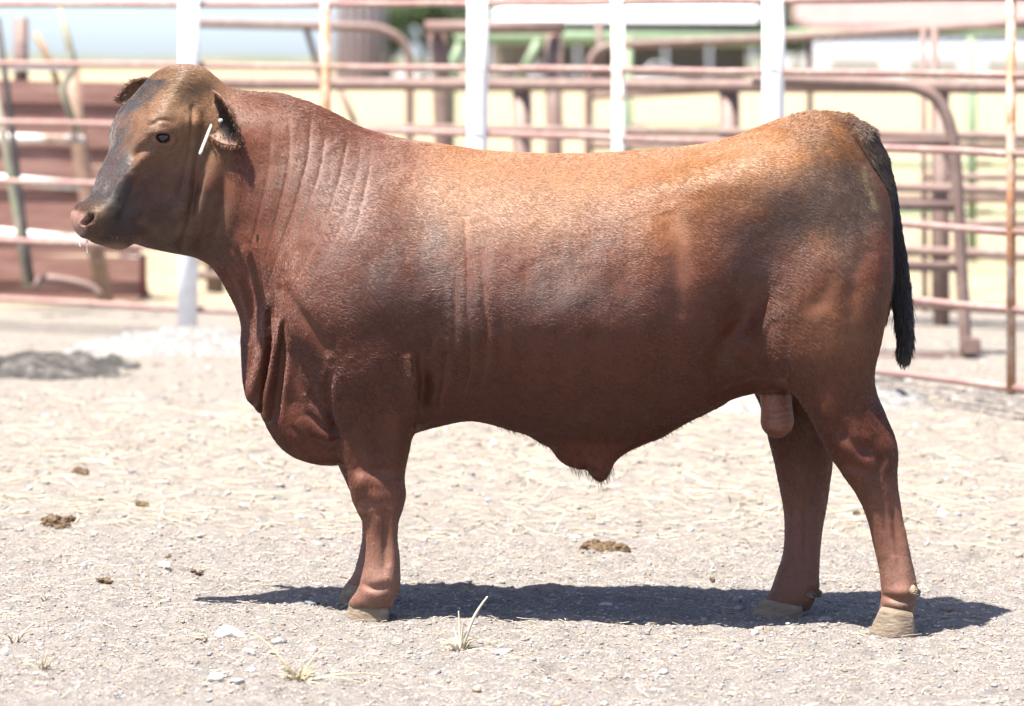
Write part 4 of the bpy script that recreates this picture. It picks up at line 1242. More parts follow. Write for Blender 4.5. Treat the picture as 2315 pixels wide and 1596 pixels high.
straw_field('straw_litter', 8500, (-1.9, 1.9), lambda n: -1.45 + 3.6 * RNG.random(n) ** .75, .006, .060, .0008)
straw_field('straw_scatter', 4200, (-2.6, 2.6), lambda n: 1.4 + 4.6 * RNG.beta(1.4, 2.2, n), .03, .20, .0016)
straw_field('dry_grass', 3000, (-7, 7), lambda n: 11.5 + 24 * RNG.random(n) ** 1.5, .10, .45, .004)

# stones one can pick out
m_stone = attr_mat('stone', rough=.85, bump=.6, bs=60)
m_dung = noise_mat('dung', [(.3, (.055, .035, .022)), (.5, (.15, .10, .062)), (.7, (.28, .205, .13))], 60, rough=.95, bump=1.0, bscale=130, spec=.1)
def stone(u, v, w, h, tint, label, depth=.8, seed=0, sub=3):
    p = ground_at(u, v)
    bv, bf = ico(sub)
    k = (CAM_D + p.y) / 9000
    o_ = np.array([seed * 3.1, seed * 1.7, 0.3])
    V = bv * (1 + fbm(bv + o_, 1.3, 3)[:, None] * 1.5)
    for pl in range(7):
        rr_n = np.random.default_rng(seed * 31 + pl).normal(size=3); rr_n /= np.linalg.norm(rr_n); dd = V @ rr_n; lim = np.quantile(dd, .86); V = V - np.maximum(dd - lim, 0)[:, None] * rr_n * .9
    V = V * np.array([w * k / 2, w * k / 2 * depth, h * k / 2 * 1.25]) 
    me = np_mesh('stone', V, bf, [m_stone], False)
    a = me.attributes.new('tint', 'FLOAT_COLOR', 'POINT')
    a.data.foreach_set('color', np.tile(np.array([*tint, 1], np.float32), (len(V), 1)).ravel())
    o = link(bpy.data.objects.new('stone', me))
    o.location = p + Vector((0, 0, h * k * .10)); o.rotation_euler = (0, 0, seed * 1.3)
    return tag(o, label, 'stone', 'loose stones on the dirt')
WH = (.72, .69, .65)
stone(520, 1436, 74, 30, WH, 'largest flat white stone, in front of the near front hoof', seed=1)
stone(488, 1537, 52, 28, WH, 'white angular stone left of the front grass clump', seed=2)
stone(534, 1545, 44, 20, (.5, .48, .45), 'pale stone touching the white angular stone', seed=3)
stone(700, 1367, 50, 16, (.16, .17, .19), 'smooth dark grey stone in the head shadow left of the front hoof', seed=4)
stone(1707, 1434, 24, 18, (.5, .48, .44), 'small pale oval stone below the shadow near the far hind hoof', seed=5)
stone(1590, 1402, 26, 13, (.42, .41, .4), 'grey stone on the shadow edge ahead of the far hind hoof', seed=6)
stone(1118, 1372, 38, 14, (.26, .26, .27), 'flat dark stone in the body shadow behind the front hoof', seed=7)
stone(1140, 1476, 52, 18, (.42, .39, .36), 'half-buried tan stone right of the broken straw clump', seed=8)
stone(372, 1284, 34, 20, (.55, .5, .46), 'cream stone among small dung bits left of the shadow', seed=9)
stone(560, 1477, 34, 18, (.45, .43, .40), 'small grey-white stone below the largest white stone', seed=10)
stone(2130, 1165, 50, 16, (.62, .61, .6), 'white stone far right behind the hind legs', seed=11)
stone(10, 1478, 26, 22, WH, 'white stone at the left edge of the dirt', seed=12)
stone(1716, 1186, 16, 11, (.2, .2, .21), 'small dark pebble right of centre behind the bull', seed=13)
stone(1195, 1384, 20, 10, (.40, .39, .38), 'small grey stone inside the body shadow', seed=14)
stone(620, 1478, 30, 14, (.40, .38, .33), 'tan flat stone right of the small grey-white stone', seed=15)
stone(1560, 1420, 22, 10, (.33, .30, .27), 'small brown stone under the edge of the belly shadow', seed=16)

def dung(u, v, w, h, label, seed=0, n=9):
    p = ground_at(u, v)
    k = (CAM_D + p.y) / 9000
    rng = np.random.default_rng(100 + seed)
    bv, bf = ico(4)
    Vs = []; Fs = []
    for i in range(n):
        f = rng.random() - .5
        c = np.array([f * w * k * .75, rng.normal(0, .12) * w * k, abs(rng.normal(0, .2)) * h * k])
        s = np.array([w * k * rng.uniform(.13, .26), w * k * rng.uniform(.13, .24), h * k * rng.uniform(.25, .5)])
        V = bv * (1 + fbm(bv + rng.random(3) * 20, 1.8, 3)[:, None] * 1.3 + fbm(bv + rng.random(3) * 20, 7, 2)[:, None] * .5) * s + c
        Fs.append(bf + sum(len(q) for q in Vs)); Vs.append(V)
    V = np.concatenate(Vs); F = np.concatenate(Fs)
    V[:, 2] = np.maximum(V[:, 2], -.01)
    o = link(bpy.data.objects.new('dung_lump', np_mesh('dung_lump', V, F, [m_dung])))
    o.location = p + Vector((0, 0, .004)); 
    md = o.modifiers.new('fuse', 'REMESH'); md.mode = 'VOXEL'; md.voxel_size = max(.0016, w * k / 64)
    return tag(o, label, 'dung', 'dried dung on the dirt')
dung(1364, 1256, 112, 40, 'large crumbled brown dung pat behind the belly shadow', 1, 14)
dung(122, 1196, 84, 40, 'dark brown dung pat at the far left', 2, 11)
dung(170, 1178, 34, 18, 'small dung lump right of the far left pat', 3, 5)
dung(178, 1074, 42, 20, 'tan dung lump beyond the far left pat', 4, 6)
dung(236, 1318, 42, 13, 'thin flat dung flake below the far left pat', 5, 6)
dung(318, 1146, 36, 18, 'dung lump with straw left of the bull', 6, 6)
dung(446, 1298, 26, 14, 'small round dung bit left of the head shadow', 7, 4)
dung(1608, 1317, 20, 9, 'tiny dark dung bit just behind the belly shadow', 8, 3)
dung(376, 1262, 22, 10, 'small dark dung crumb above the cream stone', 9, 3)
dung(456, 1450, 26, 8, 'dark dung crumb left of the largest white stone', 10, 3)
dung(1945, 1166, 34, 14, 'dark lump between the hind legs, farther back', 11, 4)

# grass clumps pulled out of the dirt
def clump(u, v, blades, label, crown=14, seed=0):
    rng = np.random.default_rng(50 + seed)
    p = ground_at(u, v)
    root = empty('grass_clump', p)
    k = (CAM_D + p.y) / 9000
    for (du, dv, dy, w, col) in blades:
        e = Vector((du * k, dy, -dv * k))
        mid = e * .5 + Vector((0, 0, .12 * e.length * (.4 + rng.random() * .5)))
        pts = [Vector((0, 0, -.005)), mid * .55, mid, (mid + e) * .5 + Vector((0, 0, .02 * e.length)), e]
        bm = bmesh.new(); tube(bm, [Vector(q) for q in catmull(pts, 3)], list(np.linspace(w * 1.35, w * .45, 13)), 5)
        o = bm_obj('blade', bm, col, root, True)
    for i in range(crown):
        a = rng.random() * 6.28; L = rng.uniform(.014, .065)
        e = Vector((math.cos(a) * L, math.sin(a) * L * .7, rng.uniform(.006, .03)))
        bm = bmesh.new(); tube(bm, [Vector((math.cos(a) * .004, math.sin(a) * .004, -.006)), e * .55 + Vector((0, 0, .006)), e], [.0022, .0016, .0005], 5)
        bm_obj('blade', bm, m_b[rng.integers(0, 3)], root, True)
    return tag(root, label, 'grass clump')
m_b = [noise_mat('blade_straw', [(.3, (.55, .45, .27)), (.7, (.68, .58, .40))], 30, rough=.6),
       noise_mat('blade_pale', [(.3, (.60, .54, .40)), (.7, (.72, .66, .52))], 30, rough=.6),
       noise_mat('blade_dull', [(.3, (.30, .25, .15)), (.7, (.40, .34, .22))], 30, rough=.7)]
clump(1040, 1470, [(62, -122, .0, .0042, m_b[1]), (-4, -88, .01, .0030, m_b[1]), (8, -70, -.01, .003, m_b[1]), (-16, -50, .02, .0026, m_b[1]), (26, -66, .0, .0026, m_b[0]),
                   (-95, 26, -.05, .0022, m_b[0]), (-70, 6, .03, .002, m_b[0]), (40, 28, -.06, .0028, m_b[0]), (110, 6, -.03, .002, m_b[0]), (90, 20, -.04, .0018, m_b[0]), (20, 34, -.05, .0026, m_b[1]), (-55, 44, -.07, .002, m_b[0])],
      'pale broken straw clump with one long stalk in front of the shadow', 30, 1)
clump(672, 1540, [(-106, -108, .03, .0026, m_b[0]), (62, -72, .05, .0022, m_b[0]), (-40, -50, .0, .0016, m_b[2]), (200, -10, .02, .002, m_b[0]), (150, 0, -.03, .0018, m_b[0]), (44, -36, .03, .0016, m_b[0]),
                  (-20, -36, .0, .0016, m_b[2]), (14, -40, .0, .0016, m_b[2]), (-46, 12, -.04, .002, m_b[0]), (90, 22, -.05, .0018, m_b[0]), (30, -28, .02, .0016, m_b[2])],
      'dry yellow grass clump with dark roots at the lower left', 48, 2)
clump(34, 1452, [(40, -40, .02, .0028, m_b[1]), (-60, 14, -.02, .0026, m_b[0]), (34, -26, .03, .002, m_b[0])], 'bent straw stalk at the left edge of the dirt', 4, 3)
clump(96, 1512, [(10, -34, .0, .0024, m_b[0]), (-14, 24, -.04, .0022, m_b[0]), (16, -10, .02, .002, m_b[1])], 'small straw tuft low at the far left', 5, 4)
clump(104, 1358, [(-6, -24, .0, .0014, m_b[2]), (4, -12, .01, .001, m_b[2])], 'tiny upright sprig left of the head shadow', 2, 5)
# ------------------------------------------------------------------ pen fence
def paint_rust(name, paint, rust, amt=.5, scale=9.0, rough=.55):
    m, nt, b = new_mat(name)
    tc = N(nt, 'ShaderNodeTexCoord')
    n = N(nt, 'ShaderNodeTexNoise', i_Scale=scale, i_Detail=8.0, i_Roughness=.7); nt.links.new(tc.outputs['Object'], n.inputs['Vector'])
    n2 = N(nt, 'ShaderNodeTexNoise', i_Scale=scale * 6, i_Detail=5.0); nt.links.new(tc.outputs['Object'], n2.inputs['Vector'])
    r = ramp(nt, [(amt - .07, (0, 0, 0)), (amt + .07, (1, 1, 1))]); nt.links.new(n.outputs[0], r.inputs[0])
    rr = ramp(nt, dim([(.3, tuple(c * .6 for c in rust)), (.7, rust)])); nt.links.new(n2.outputs[0], rr.inputs[0])
    rp = ramp(nt, dim([(.3, tuple(c * .82 for c in paint)), (.7, paint)])); nt.links.new(n2.outputs[0], rp.inputs[0])
    mx = N(nt, 'ShaderNodeMix', data_type='RGBA'); nt.links.new(r.outputs[0], mx.inputs[0]); nt.links.new(rp.outputs[0], mx.inputs[6]); nt.links.new(rr.outputs[0], mx.inputs[7])
    nt.links.new(mx.outputs[2], b.inputs['Base Color'])
    b.inputs['Roughness'].default_value = rough
    bp = N(nt, 'ShaderNodeBump', i_Strength=.3, i_Distance=.002); nt.links.new(n.outputs[0], bp.inputs['Height']); nt.links.new(bp.outputs[0], b.inputs['Normal'])
    return m
m_white = paint_rust('white_pipe_paint', (1.14, 1.14, 1.12), (.50, .36, .24), .70, 3.0)
m_rail = paint_rust('faded_red_rail', (.42, .24, .21), (.52, .37, .31), .52, 5.0)
m_rust = paint_rust('orange_rust_upright', (.72, .58, .48), (.56, .27, .13), .47, 6.0)
m_whrust = paint_rust('white_rust_upright', (1.08, 1.05, .99), (.50, .24, .11), .60, 4.0)
m_brown = paint_rust('brown_pipe', (.26, .165, .14), (.33, .23, .19), .5, 3.0, .6)
m_green = paint_rust('green_pipe', (.27, .38, .22), (.32, .36, .24), .6, 3.0)
m_wire = noise_mat('tie_wire', [(.3, (.2, .19, .18)), (.7, (.35, .33, .31))], 50, rough=.5, metallic=.6)

def fy(u):
    return float(np.interp(u, [-900, 200, 738, 1075, 1397, 1740, 2285, 2900, 3500], [10.6, 9.0, 8.1, 7.45, 6.7, 5.85, 4.5, 2.9, 1.5]))
def fpt(u, z): 
    y = fy(u); return Vector(((u - 1157) * (CAM_D + y) / 9000, y, z + float(np.interp(u, [0, 2300], [.022, -.025]))))
RZ = [.24 + .285 * k for k in range(6)]
def panel(u0, u1, ends, label):
    root = empty('corral_panel', fpt(u0, 0.0))
    inv = Matrix.Translation(-root.location)
    rng = random.Random(int(u0))
    nseg = 8
    for k, z in enumerate(RZ):
        pts = []
        for i in range(nseg + 1):
            u = u0 + (u1 - u0) * i / nseg
            p = fpt(u, z + rng.uniform(-.0025, .0025)); p.y += .012
            pts.append(p)
        o = tube_obj('rail', pts, .0150, m_rail, root, 10); o.matrix_parent_inverse = inv
    for (u, r, mat, z0, z1) in ends:
        o = tube_obj('upright', [fpt(u, z0), fpt(u, (z0 + z1) / 2) + Vector((rng.uniform(-.004, .004), 0, 0)), fpt(u, z1)], r, mat, root, 12); o.matrix_parent_inverse = inv
        for z in RZ[1:]:
            q = fpt(u, z); q.y += .004
            bm = bmesh.new(); bmesh.ops.create_uvsphere(bm, u_segments=10, v_segments=6, radius=r * 1.12); bmesh.ops.scale(bm, vec=(1.05, 1, .6), verts=bm.verts)
            w = bm_obj('weld', bm, m_rust if mat is not m_whrust else m_whrust, root, True); w.location = q; w.matrix_parent_inverse = inv
    return tag(root, label, 'corral panel', 'faded red pipe panels of the pen')
panel(-700, 732, [(-690, .018, m_rust, .22, 1.69), (735, .023, m_rust, .22, 1.69)], 'faded red pipe panel behind the bull head, left of the rusty upright')
panel(744, 1384, [(1397, .029, m_whrust, .12, 1.70)], 'faded red pipe panel above the withers, ending at the white rusty upright')
panel(1410, 2278, [(2285, .0175, m_rust, .22, 1.69)], 'faded red pipe panel behind the rump, ending at the thin rusty upright')
panel(2294, 3400, [(3390, .0175, m_rust, .22, 1.69)], 'short piece of faded red pipe panel at the right edge')

m_chalk = noise_mat('pale_gravel', [(.32, (.11, .10, .097)), (.48, (.25, .237, .226)), (.66, (.39, .375, .36))], 34, rough=.95, bump=1.0, bscale=55)
def post(u, r, lab, mlab, mound):
    p = fpt(u, 0.0); p.y -= r + .018; p.z = float(gz(p.x, p.y))
    root = empty('fence_post', p)
    lean = Vector((.006, 0, 0))
    pts = [Vector((0, 0, -.2)), Vector((0, 0, .6)) + lean, Vector((0, 0, 1.2)) + lean * 1.5, Vector((0, 0, 1.80)) + lean * 2]
    tube_obj('pipe', pts, r, m_white, root, 24)
    bm = bmesh.new(); bmesh.ops.create_uvsphere(bm, u_segments=20, v_segments=8, radius=r * 1.02); bmesh.ops.scale(bm, vec=(1, 1, .35), verts=bm.verts)
    c = bm_obj('cap', bm, m_white, root, True); c.location = pts[-1]
    for z in (RZ[1], RZ[3], RZ[4]):
        bm = bmesh.new()
        ring = [Vector((math.cos(a) * (r + .003), math.sin(a) * (r + .003) + (.02 if math.sin(a) > 0 else 0), z + .012 * math.sin(a * 2) - p.z)) for a in np.linspace(0, 2 * math.pi, 20)]
        tube(bm, ring, .0022, 5); bm_obj('tie_wire', bm, m_wire, root, True)
    tag(root, lab, 'fence post', 'white pipe fence posts')
    w, h = mound
    n = 40
    V = []; F = []
    for i in range(n + 1):
        for j in range(n + 1):
            x, y = (i / n * 2 - 1), (j / n * 2 - 1)
            d = math.hypot(x, y)
            V.append((x * w, y * w, h * max(0, math.cos(min(d, 1) * math.pi / 2)) ** 1.4 - .012))
    V = np.array(V)
    p = p + Vector((0.03, -.62, 0))
    p.z = float(gz(p.x, p.y))
    Q = V + np.array(p)
    V[:, 2] += (gz(Q[:, 0], Q[:, 1]) - p.z) + fbm(Q, 16, 3) * .09 * (V[:, 2] > 0) + fbm(Q, 3, 2) * .05 * (V[:, 2] > 0)
    F = [(i * (n + 1) + j, (i + 1) * (n + 1) + j, (i + 1) * (n + 1) + j + 1, i * (n + 1) + j + 1) for i in range(n) for j in range(n)]
    mo = link(bpy.data.objects.new('gravel_mound', np_mesh('gravel_mound', V, F, [m_chalk])))
    mo.location = p
    tag(mo, mlab, 'gravel mound', 'pale gravel mounds round the posts')
post(425, .047, 'white pipe post passing behind the bull head', 'wide pale gravel mound at the foot of the post behind the head', (.62, .11))
post(1075, .046, 'white pipe post rising behind the middle of the back', 'pale gravel mound seen under the belly behind the front leg', (.50, .09))
post(1740, .045, 'white pipe post rising just ahead of the rump', 'pale gravel mound seen under the flank ahead of the hind legs', (.60, .12))

# ------------------------------------------------------------------ second row: brown pipe pens
def at(u, v, D):
    k = D / 9000.0
    return Vector(((u - 1157) * k, D - CAM_D, CAM_H - (v - HZ) * k))
def bd(u): return float(np.interp(u, [300, 1000, 2300, 2700], [22.6, 21.6, 19.2, 18.5]))
def frame_thing(name, base, label, cat, group=None):
    r = empty(name, base); tag(r, label, cat, group); return r
def sub(root, name, pts, r, mat, seg=10):
    o = tube_obj(name, pts, r, mat, root, seg); o.matrix_parent_inverse = Matrix.Translation(-root.location); return o
def bpt(u, z): 
    D = bd(u); return Vector(((u - 1157) * D / 9000, D - CAM_D, z))
bf_ = frame_thing('pipe_fence', bpt(450, 0), 'long dark brown pipe fence crossing behind the white posts', 'pipe fence')
for z, r in ((1.29, .034), (1.05, .024), (.79, .024), (.48, .024), (.215, .024)):
    sub(bf_, 'rail', [bpt(u, z) for u in np.linspace(440, 2500, 8)], r, m_brown)
for u in (485, 1180, 1650, 2130, 2420):
    sub(bf_, 'post', [bpt(u, -.1) + Vector((0, .05, 0)), bpt(u, 1.30) + Vector((0, .05, 0))], .052 if u != 2130 else .04, m_brown, 12)
hb = frame_thing('pipe_brace', at(990, 400, 23.5), 'heavy brown pipe H-brace with a leaning left leg', 'pipe brace')
sub(hb, 'post', [at(985, 62, 23.5), at(995, 130, 23.5), at(1002, 300, 23.5), at(1004, 660, 23.5)], .055, m_brown, 12)
sub(hb, 'post', [at(1252, 50, 23.5), at(1252, 660, 23.5)], .05, m_brown, 12)
sub(hb, 'crossbar', [at(960, 62, 23.4), at(1275, 62, 23.4)], .04, m_brown, 12)
def bow_gate(D, path, rails, verts, label, r=.028, mat=None):
    mat = mat or m_brown
    g = frame_thing('bow_gate', at(path[-1][0], path[-1][1], D), label, 'gate', 'brown bow gates')
    P = catmull([tuple(at(u, v, D)) for u, v in path], 5)
    sub(g, 'frame', [Vector(q) for q in P], r, mat)
    for (u0, v0, u1, v1) in rails: sub(g, 'rail', [at(u0, v0, D), at(u1, v1, D)], r * .8, mat)
    for (u0, v0, u1, v1) in verts: sub(g, 'brace', [at(u0, v0, D + .04), at(u1, v1, D + .04)], r * .7, mat)
    return g
bow_gate(25, [(430, 52), (600, 56), (760, 60), (850, 64), (900, 85), (922, 120), (926, 180), (924, 600)], [(440, 290, 925, 292), (440, 400, 925, 402), (440, 500, 925, 500), (440, 590, 925, 590)],
         [(765, 195, 812, 300), (690, 58, 730, 190)], 'brown bow gate with rounded top behind the bull neck')
g2 = bow_gate(17.6, [(1700, 178), (1850, 184), (2000, 190), (2080, 202), (2125, 235), (2150, 300), (2162, 400), (2172, 600), (2184, 806)],
         [(1700, 460, 2166, 466), (1700, 596, 2172, 603), (1700, 810, 2184, 808), (1700, 325, 2153, 322)], [], 'brown bow gate with rounded corner behind the tail')
bm = bmesh.new(); box(bm, at(2196, 782, 17.55), (.075, .06, .07), bev=.006)
lt_ = bm_obj('latch_block', bm, m_brown, g2); lt_.matrix_parent_inverse = Matrix.Translation(-g2.location)
bow_gate(24.5, [(1328, 640), (1330, 300), (1332, 170), (1340, 128), (1372, 106), (1440, 100), (1800, 84), (2330, 52)], [(1335, 218, 1920, 188), (1335, 330, 2330, 330), (1335, 450, 2330, 450)],
         [(1830, 80, 1832, 600), (1352, 44, 1362, 200)], 'brown gate with a slanting top rail rising to the right')
for u, n in ((2086, 'left'), (2113, 'right')):
    pass
thin = frame_thing('pipe_gate', at(2100, 690, 20.5), 'thin double-post brown gate end behind the tail', 'gate')
sub(thin, 'post', [at(2086, 66, 20.6), at(2090, 705, 20.6)], .014, m_brown); sub(thin, 'post', [at(2112, 62, 20.6), at(2114, 705, 20.6)], .02, m_brown)
sub(thin, 'rail', [at(2086, 400, 20.6), at(2400, 402, 20.6)], .018, m_brown); sub(thin, 'rail', [at(2086, 505, 20.6), at(2400, 507, 20.6)], .018, m_brown)
gp = frame_thing('green_panel', at(1420, 480, 30), 'green pipe panel far behind the middle of the back', 'corral panel', 'green pipe panels')
sub(gp, 'rail', [at(1030, 95, 30), at(1060, 84, 30), at(1760, 90, 30)], .055, m_green); sub(gp, 'rail', [at(1030, 196, 30), at(1640, 194, 30)], .04, m_green)
sub(gp, 'rail', [at(1030, 290, 30), at(1640, 290, 30)], .03, m_green)
sub(gp, 'upright', [at(1420, 84, 29.9), at(1420, 490, 29.9)], .03, m_green); sub(gp, 'brace', [at(1218, 92, 29.8), at(1172, 180, 29.8)], .035, m_green)
sub(gp, 'upright', [at(1040, 100, 29.9), at(1020, 150, 29.9), at(1016, 490, 29.9)], .035, m_green)
gp2 = frame_thing('green_panel', at(2195, 560, 26), 'green pipe panel at the right behind the thin gate', 'corral panel', 'green pipe panels')
sub(gp2, 'upright', [at(2195, 84, 26), at(2197, 590, 26)], .032, m_green)
for v in (372, 480, 575): sub(gp2, 'rail', [at(1990, v, 26.1), at(2500, v, 26.1)], .018, m_green)
sub(gp2, 'rail', [at(1760, 72, 26.1), at(2500, 78, 26.1)], .02, m_green)

# left: board-sided loading chute with pipe frame
m_board = noise_mat('red_brown_board', [(.3, (.24, .12, .098)), (.55, (.36, .20, .165)), (.75, (.47, .31, .265))], 3.0, rough=.85, bump=.4, bscale=25, stretch=(1, 1, 9))
m_board2 = noise_mat('grey_board', [(.3, (.22, .19, .16)), (.7, (.40, .36, .31))], 3.0, rough=.85, bump=.4, bscale=25, stretch=(1, 1, 9))
m_dk = noise_mat('dark_pipe', [(.3, (.05, .05, .05)), (.7, (.11, .10, .10))], 8, rough=.6)
m_yel = paint_rust('yellow_green_pipe', (.46, .40, .30), (.36, .40, .26), .5, 4)
ch = frame_thing('loading_chute', at(150, 690, 21.5), 'board-sided loading chute with red-brown planks at the left', 'loading chute')
chi = Matrix.Translation(-ch.location)
def plank(u0, u1, v, h, D, mat, tilt=0.0):
    a, b_ = at(u0, v, D), at(u1, v + tilt, D)
    bm = bmesh.new(); L = (b_ - a).length; c = (a + b_) / 2
    ang = math.atan2(b_.z - a.z, b_.x - a.x)
    box(bm, c, (L, .035, h * D / 9000), rot=Matrix.Rotation(-ang, 3, 'Y'), bev=.004)
    o = bm_obj('plank', bm, mat, ch); o.matrix_parent_inverse = chi
for i, (v, h, mt, t) in enumerate([(205, 42, m_board, 8), (248, 48, m_board, 4), (300, 46, m_board, 10), (350, 44, m_board, -4), (400, 46, m_board, 4), (452, 44, m_board, 5), (502, 46, m_board, 4), (552, 46, m_board, -6), (604, 48, m_board, 6), (655, 48, m_board, 2)]):
    plank(-90, 318, v, h + 9, 21.8 + .02 * (i % 2), mt, t)
sub(ch, 'post', [at(160, 150, 21.4), at(175, 300, 21.4), at(205, 500, 21.4), at(240, 692, 21.4)], .045, paint_rust('tan_rust', (.36, .22, .16), (.46, .30, .20), .5, 4), 12)
sub(ch, 'post', [at(290, 560, 22.2), at(296, 692, 22.2)], .05, m_dk, 12)
sub(ch, 'top_rail', [at(-60, 148, 20.4), at(160, 152, 20.4)], .022, m_white, 10)
sub(ch, 'pipe', [at(-6, 40, 20.2), at(18, 220, 20.2), at(60, 560, 20.2), at(72, 640, 20.2)], .016, m_dk)
sub(ch, 'pipe', [at(-20, 170, 20.6), at(10, 320, 20.6), at(44, 520, 20.6), at(62, 650, 20.6)], .022, m_yel)
sub(ch, 'pipe', [at(135, 18, 20), at(158, 110, 20), at(168, 150, 20), at(140, 200, 20), at(172, 300, 20)], .020, m_yel)
sub(ch, 'pipe', [at(80, 75, 20.8), at(108, 130, 20.8), at(150, 240, 20.8)], .018, paint_rust('orange_pipe', (.55, .36, .18), (.45, .28, .16), .5, 6))
sub(ch, 'pipe', [Vector(q) for q in catmull([tuple(at(u, v, 20.3)) for u, v in ((78, 648), (98, 630), (150, 634), (205, 648), (226, 668))], 4)], .020, m_brown)
sub(ch, 'cross_rail', [at(-60, 400, 20.9), at(180, 420, 20.9)], .026, m_whrust); sub(ch, 'cross_rail', [at(-60, 310, 20.9), at(190, 316, 20.9)], .024, m_whrust); sub(ch, 'cross_rail', [at(-60, 520, 20.9), at(205, 545, 20.9)], .026, m_whrust)
sub(ch, 'post', [at(48, 40, 22), at(48, 240, 22)], .04, m_brown)
rs = frame_thing('red_pipe_stand', at(338, 684, 22), 'small bent red pipe stand right of the loading chute', 'pipe stand')
m_redp = paint_rust('red_paint', (.52, .12, .09), (.45, .25, .18), .58, 5)
sub(rs, 'pipe', [Vector(q) for q in catmull([tuple(at(u, v, 22)) for u, v in ((322, 575), (322, 630), (326, 660), (340, 680), (352, 692))], 4)], .024, m_redp)
sub(rs, 'stem', [at(306, 580, 22.1), at(306, 690, 22.1)], .03, m_whrust)
# low dark mound standing in for a ground shadow by the fence at the left
m_shade = noise_mat('shade_patch_dark', [(.3, (.035, .033, .032)), (.5, (.08, .075, .07)), (.7, (.20, .18, .165))], 14, rough=.95, bump=1.0, bscale=40, spec=.1)
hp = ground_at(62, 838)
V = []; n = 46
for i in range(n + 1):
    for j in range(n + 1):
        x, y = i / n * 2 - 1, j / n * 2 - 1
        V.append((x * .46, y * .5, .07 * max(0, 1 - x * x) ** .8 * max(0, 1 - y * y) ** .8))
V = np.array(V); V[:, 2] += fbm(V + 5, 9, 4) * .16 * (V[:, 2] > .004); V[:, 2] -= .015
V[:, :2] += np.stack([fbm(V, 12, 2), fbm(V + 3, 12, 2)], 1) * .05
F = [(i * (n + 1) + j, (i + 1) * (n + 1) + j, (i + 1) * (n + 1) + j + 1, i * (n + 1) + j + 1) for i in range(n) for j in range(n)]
heap = link(bpy.data.objects.new('manure_heap', np_mesh('manure_heap', V, F, [m_shade]))); heap.location = hp
tag(heap, 'low dark mound standing in for a shadow by the fence at the left edge', 'manure heap')

# ------------------------------------------------------------------ far buildings, trailer, trees
def ribbed(name, x0, x1, y, z0, z1, mat, pitch, depth, parent):
    """wall sheet with standing ribs, facing the pen"""
    xs = []; d = []
    x = x0
    while x < x1:
        for a, q in ((0, 0), (.12, depth), (.3, depth), (.42, 0)):
            xs.append(x + a * pitch); d.append(-q)
        x += pitch
    V = [(a, y + q, z) for z in (z0, z1) for a, q in zip(xs, d)]
    m = len(xs); F = [(i, i + 1, m + i + 1, m + i) for i in range(m - 1)]
    me = np_mesh(name, V, F, [mat], False)
    o = link(bpy.data.objects.new(name, me), parent); o.matrix_parent_inverse = Matrix.Translation(-parent.location)
    md = o.modifiers.new('t', 'SOLIDIFY'); md.thickness = .03
    return o
def bx(root, name, c, d, mat, bev=.02, rot=None):
    bm = bmesh.new(); box(bm, c, d, rot=rot, bev=bev); o = bm_obj(name, bm, mat, root); o.matrix_parent_inverse = Matrix.Translation(-root.location); return o
m_blue = noise_mat('pale_blue_steel', [(.3, (.50, .60, .70)), (.7, (.58, .68, .78))], .4, rough=.5)
m_roofw = noise_mat('white_roof', [(.3, (.78, .80, .82)), (.7, (.86, .87, .88))], .5, rough=.5)
m_darkv = noise_mat('dark_eave', [(.3, (.05, .05, .06)), (.7, (.10, .10, .12))], 1, rough=.8)
m_bin = noise_mat('rusty_grey_bin', [(.3, (.13, .10, .11)), (.55, (.20, .14, .13)), (.75, (.26, .15, .13))], .8, rough=.7, stretch=(4, 4, .5))
m_silver = noise_mat('galvanised', [(.3, (.40, .44, .50)), (.7, (.52, .56, .62))], .8, rough=.5)
m_redf = noise_mat('faded_red_side', [(.3, (.30, .19, .175)), (.7, (.40, .275, .25))], .8, rough=.6)
m_glassd = noise_mat('dark_glass', [(.3, (.03, .035, .04)), (.7, (.06, .065, .07))], 1, rough=.15)
D = 300.0; k = D / 9000
cx, rr_ = ((757 + 872) / 2 - 1157) * k, (872 - 757) / 2 * k
gb = frame_thing('grain_bin', Vector((cx, D - CAM_D, 0)), 'rust-streaked round steel bin behind the rusty upright', 'grain bin')
bm = bmesh.new()
for q in range(14): tube(bm, [Vector((cx, D - CAM_D, -.5 + q * .62)), Vector((cx, D - CAM_D, -.5 + q * .62 + .60))], rr_ - .02 * (q % 2), 36, True)
o = bm_obj('wall_ring', bm, m_bin, gb, False); o.matrix_parent_inverse = Matrix.Translation(-gb.location)
for q in range(18):
    a = q / 18 * 6.283
    sub(gb, 'stiffener', [Vector((cx + math.cos(a) * (rr_ + .01), D - CAM_D + math.sin(a) * (rr_ + .01), -.5)), Vector((cx + math.cos(a) * (rr_ + .01), D - CAM_D + math.sin(a) * (rr_ + .01), 8.1))], .045, m_silver, 6)
bm = bmesh.new(); bmesh.ops.create_cone(bm, segments=36, radius1=rr_ + .1, radius2=.15, depth=1.1, cap_ends=True); o = bm_obj('roof', bm, m_silver, gb); o.location = (cx, D - CAM_D, 8.7); o.matrix_parent_inverse = Matrix.Translation(-gb.location)
D = 360.0; k = D / 9000
x0, x1 = (1096 - 1157) * k, (1712 - 1157) * k
zr, ze, zb = CAM_H + (HZ + 8) * k, CAM_H + (HZ - 46) * k, CAM_H + (HZ - 72) * k
wb = frame_thing('barn', Vector(((x0 + x1) / 2, D - CAM_D, 0)), 'long low barn with white roof and dark open front', 'barn')
bm = bmesh.new()
q = [bm.verts.new(p) for p in ((x0, D - CAM_D - .5, ze), (x1, D - CAM_D - .5, ze), (x1, D - CAM_D + 6, zr), (x0, D - CAM_D + 6, zr), (x1, D - CAM_D + 13, ze), (x0, D - CAM_D + 13, ze))]
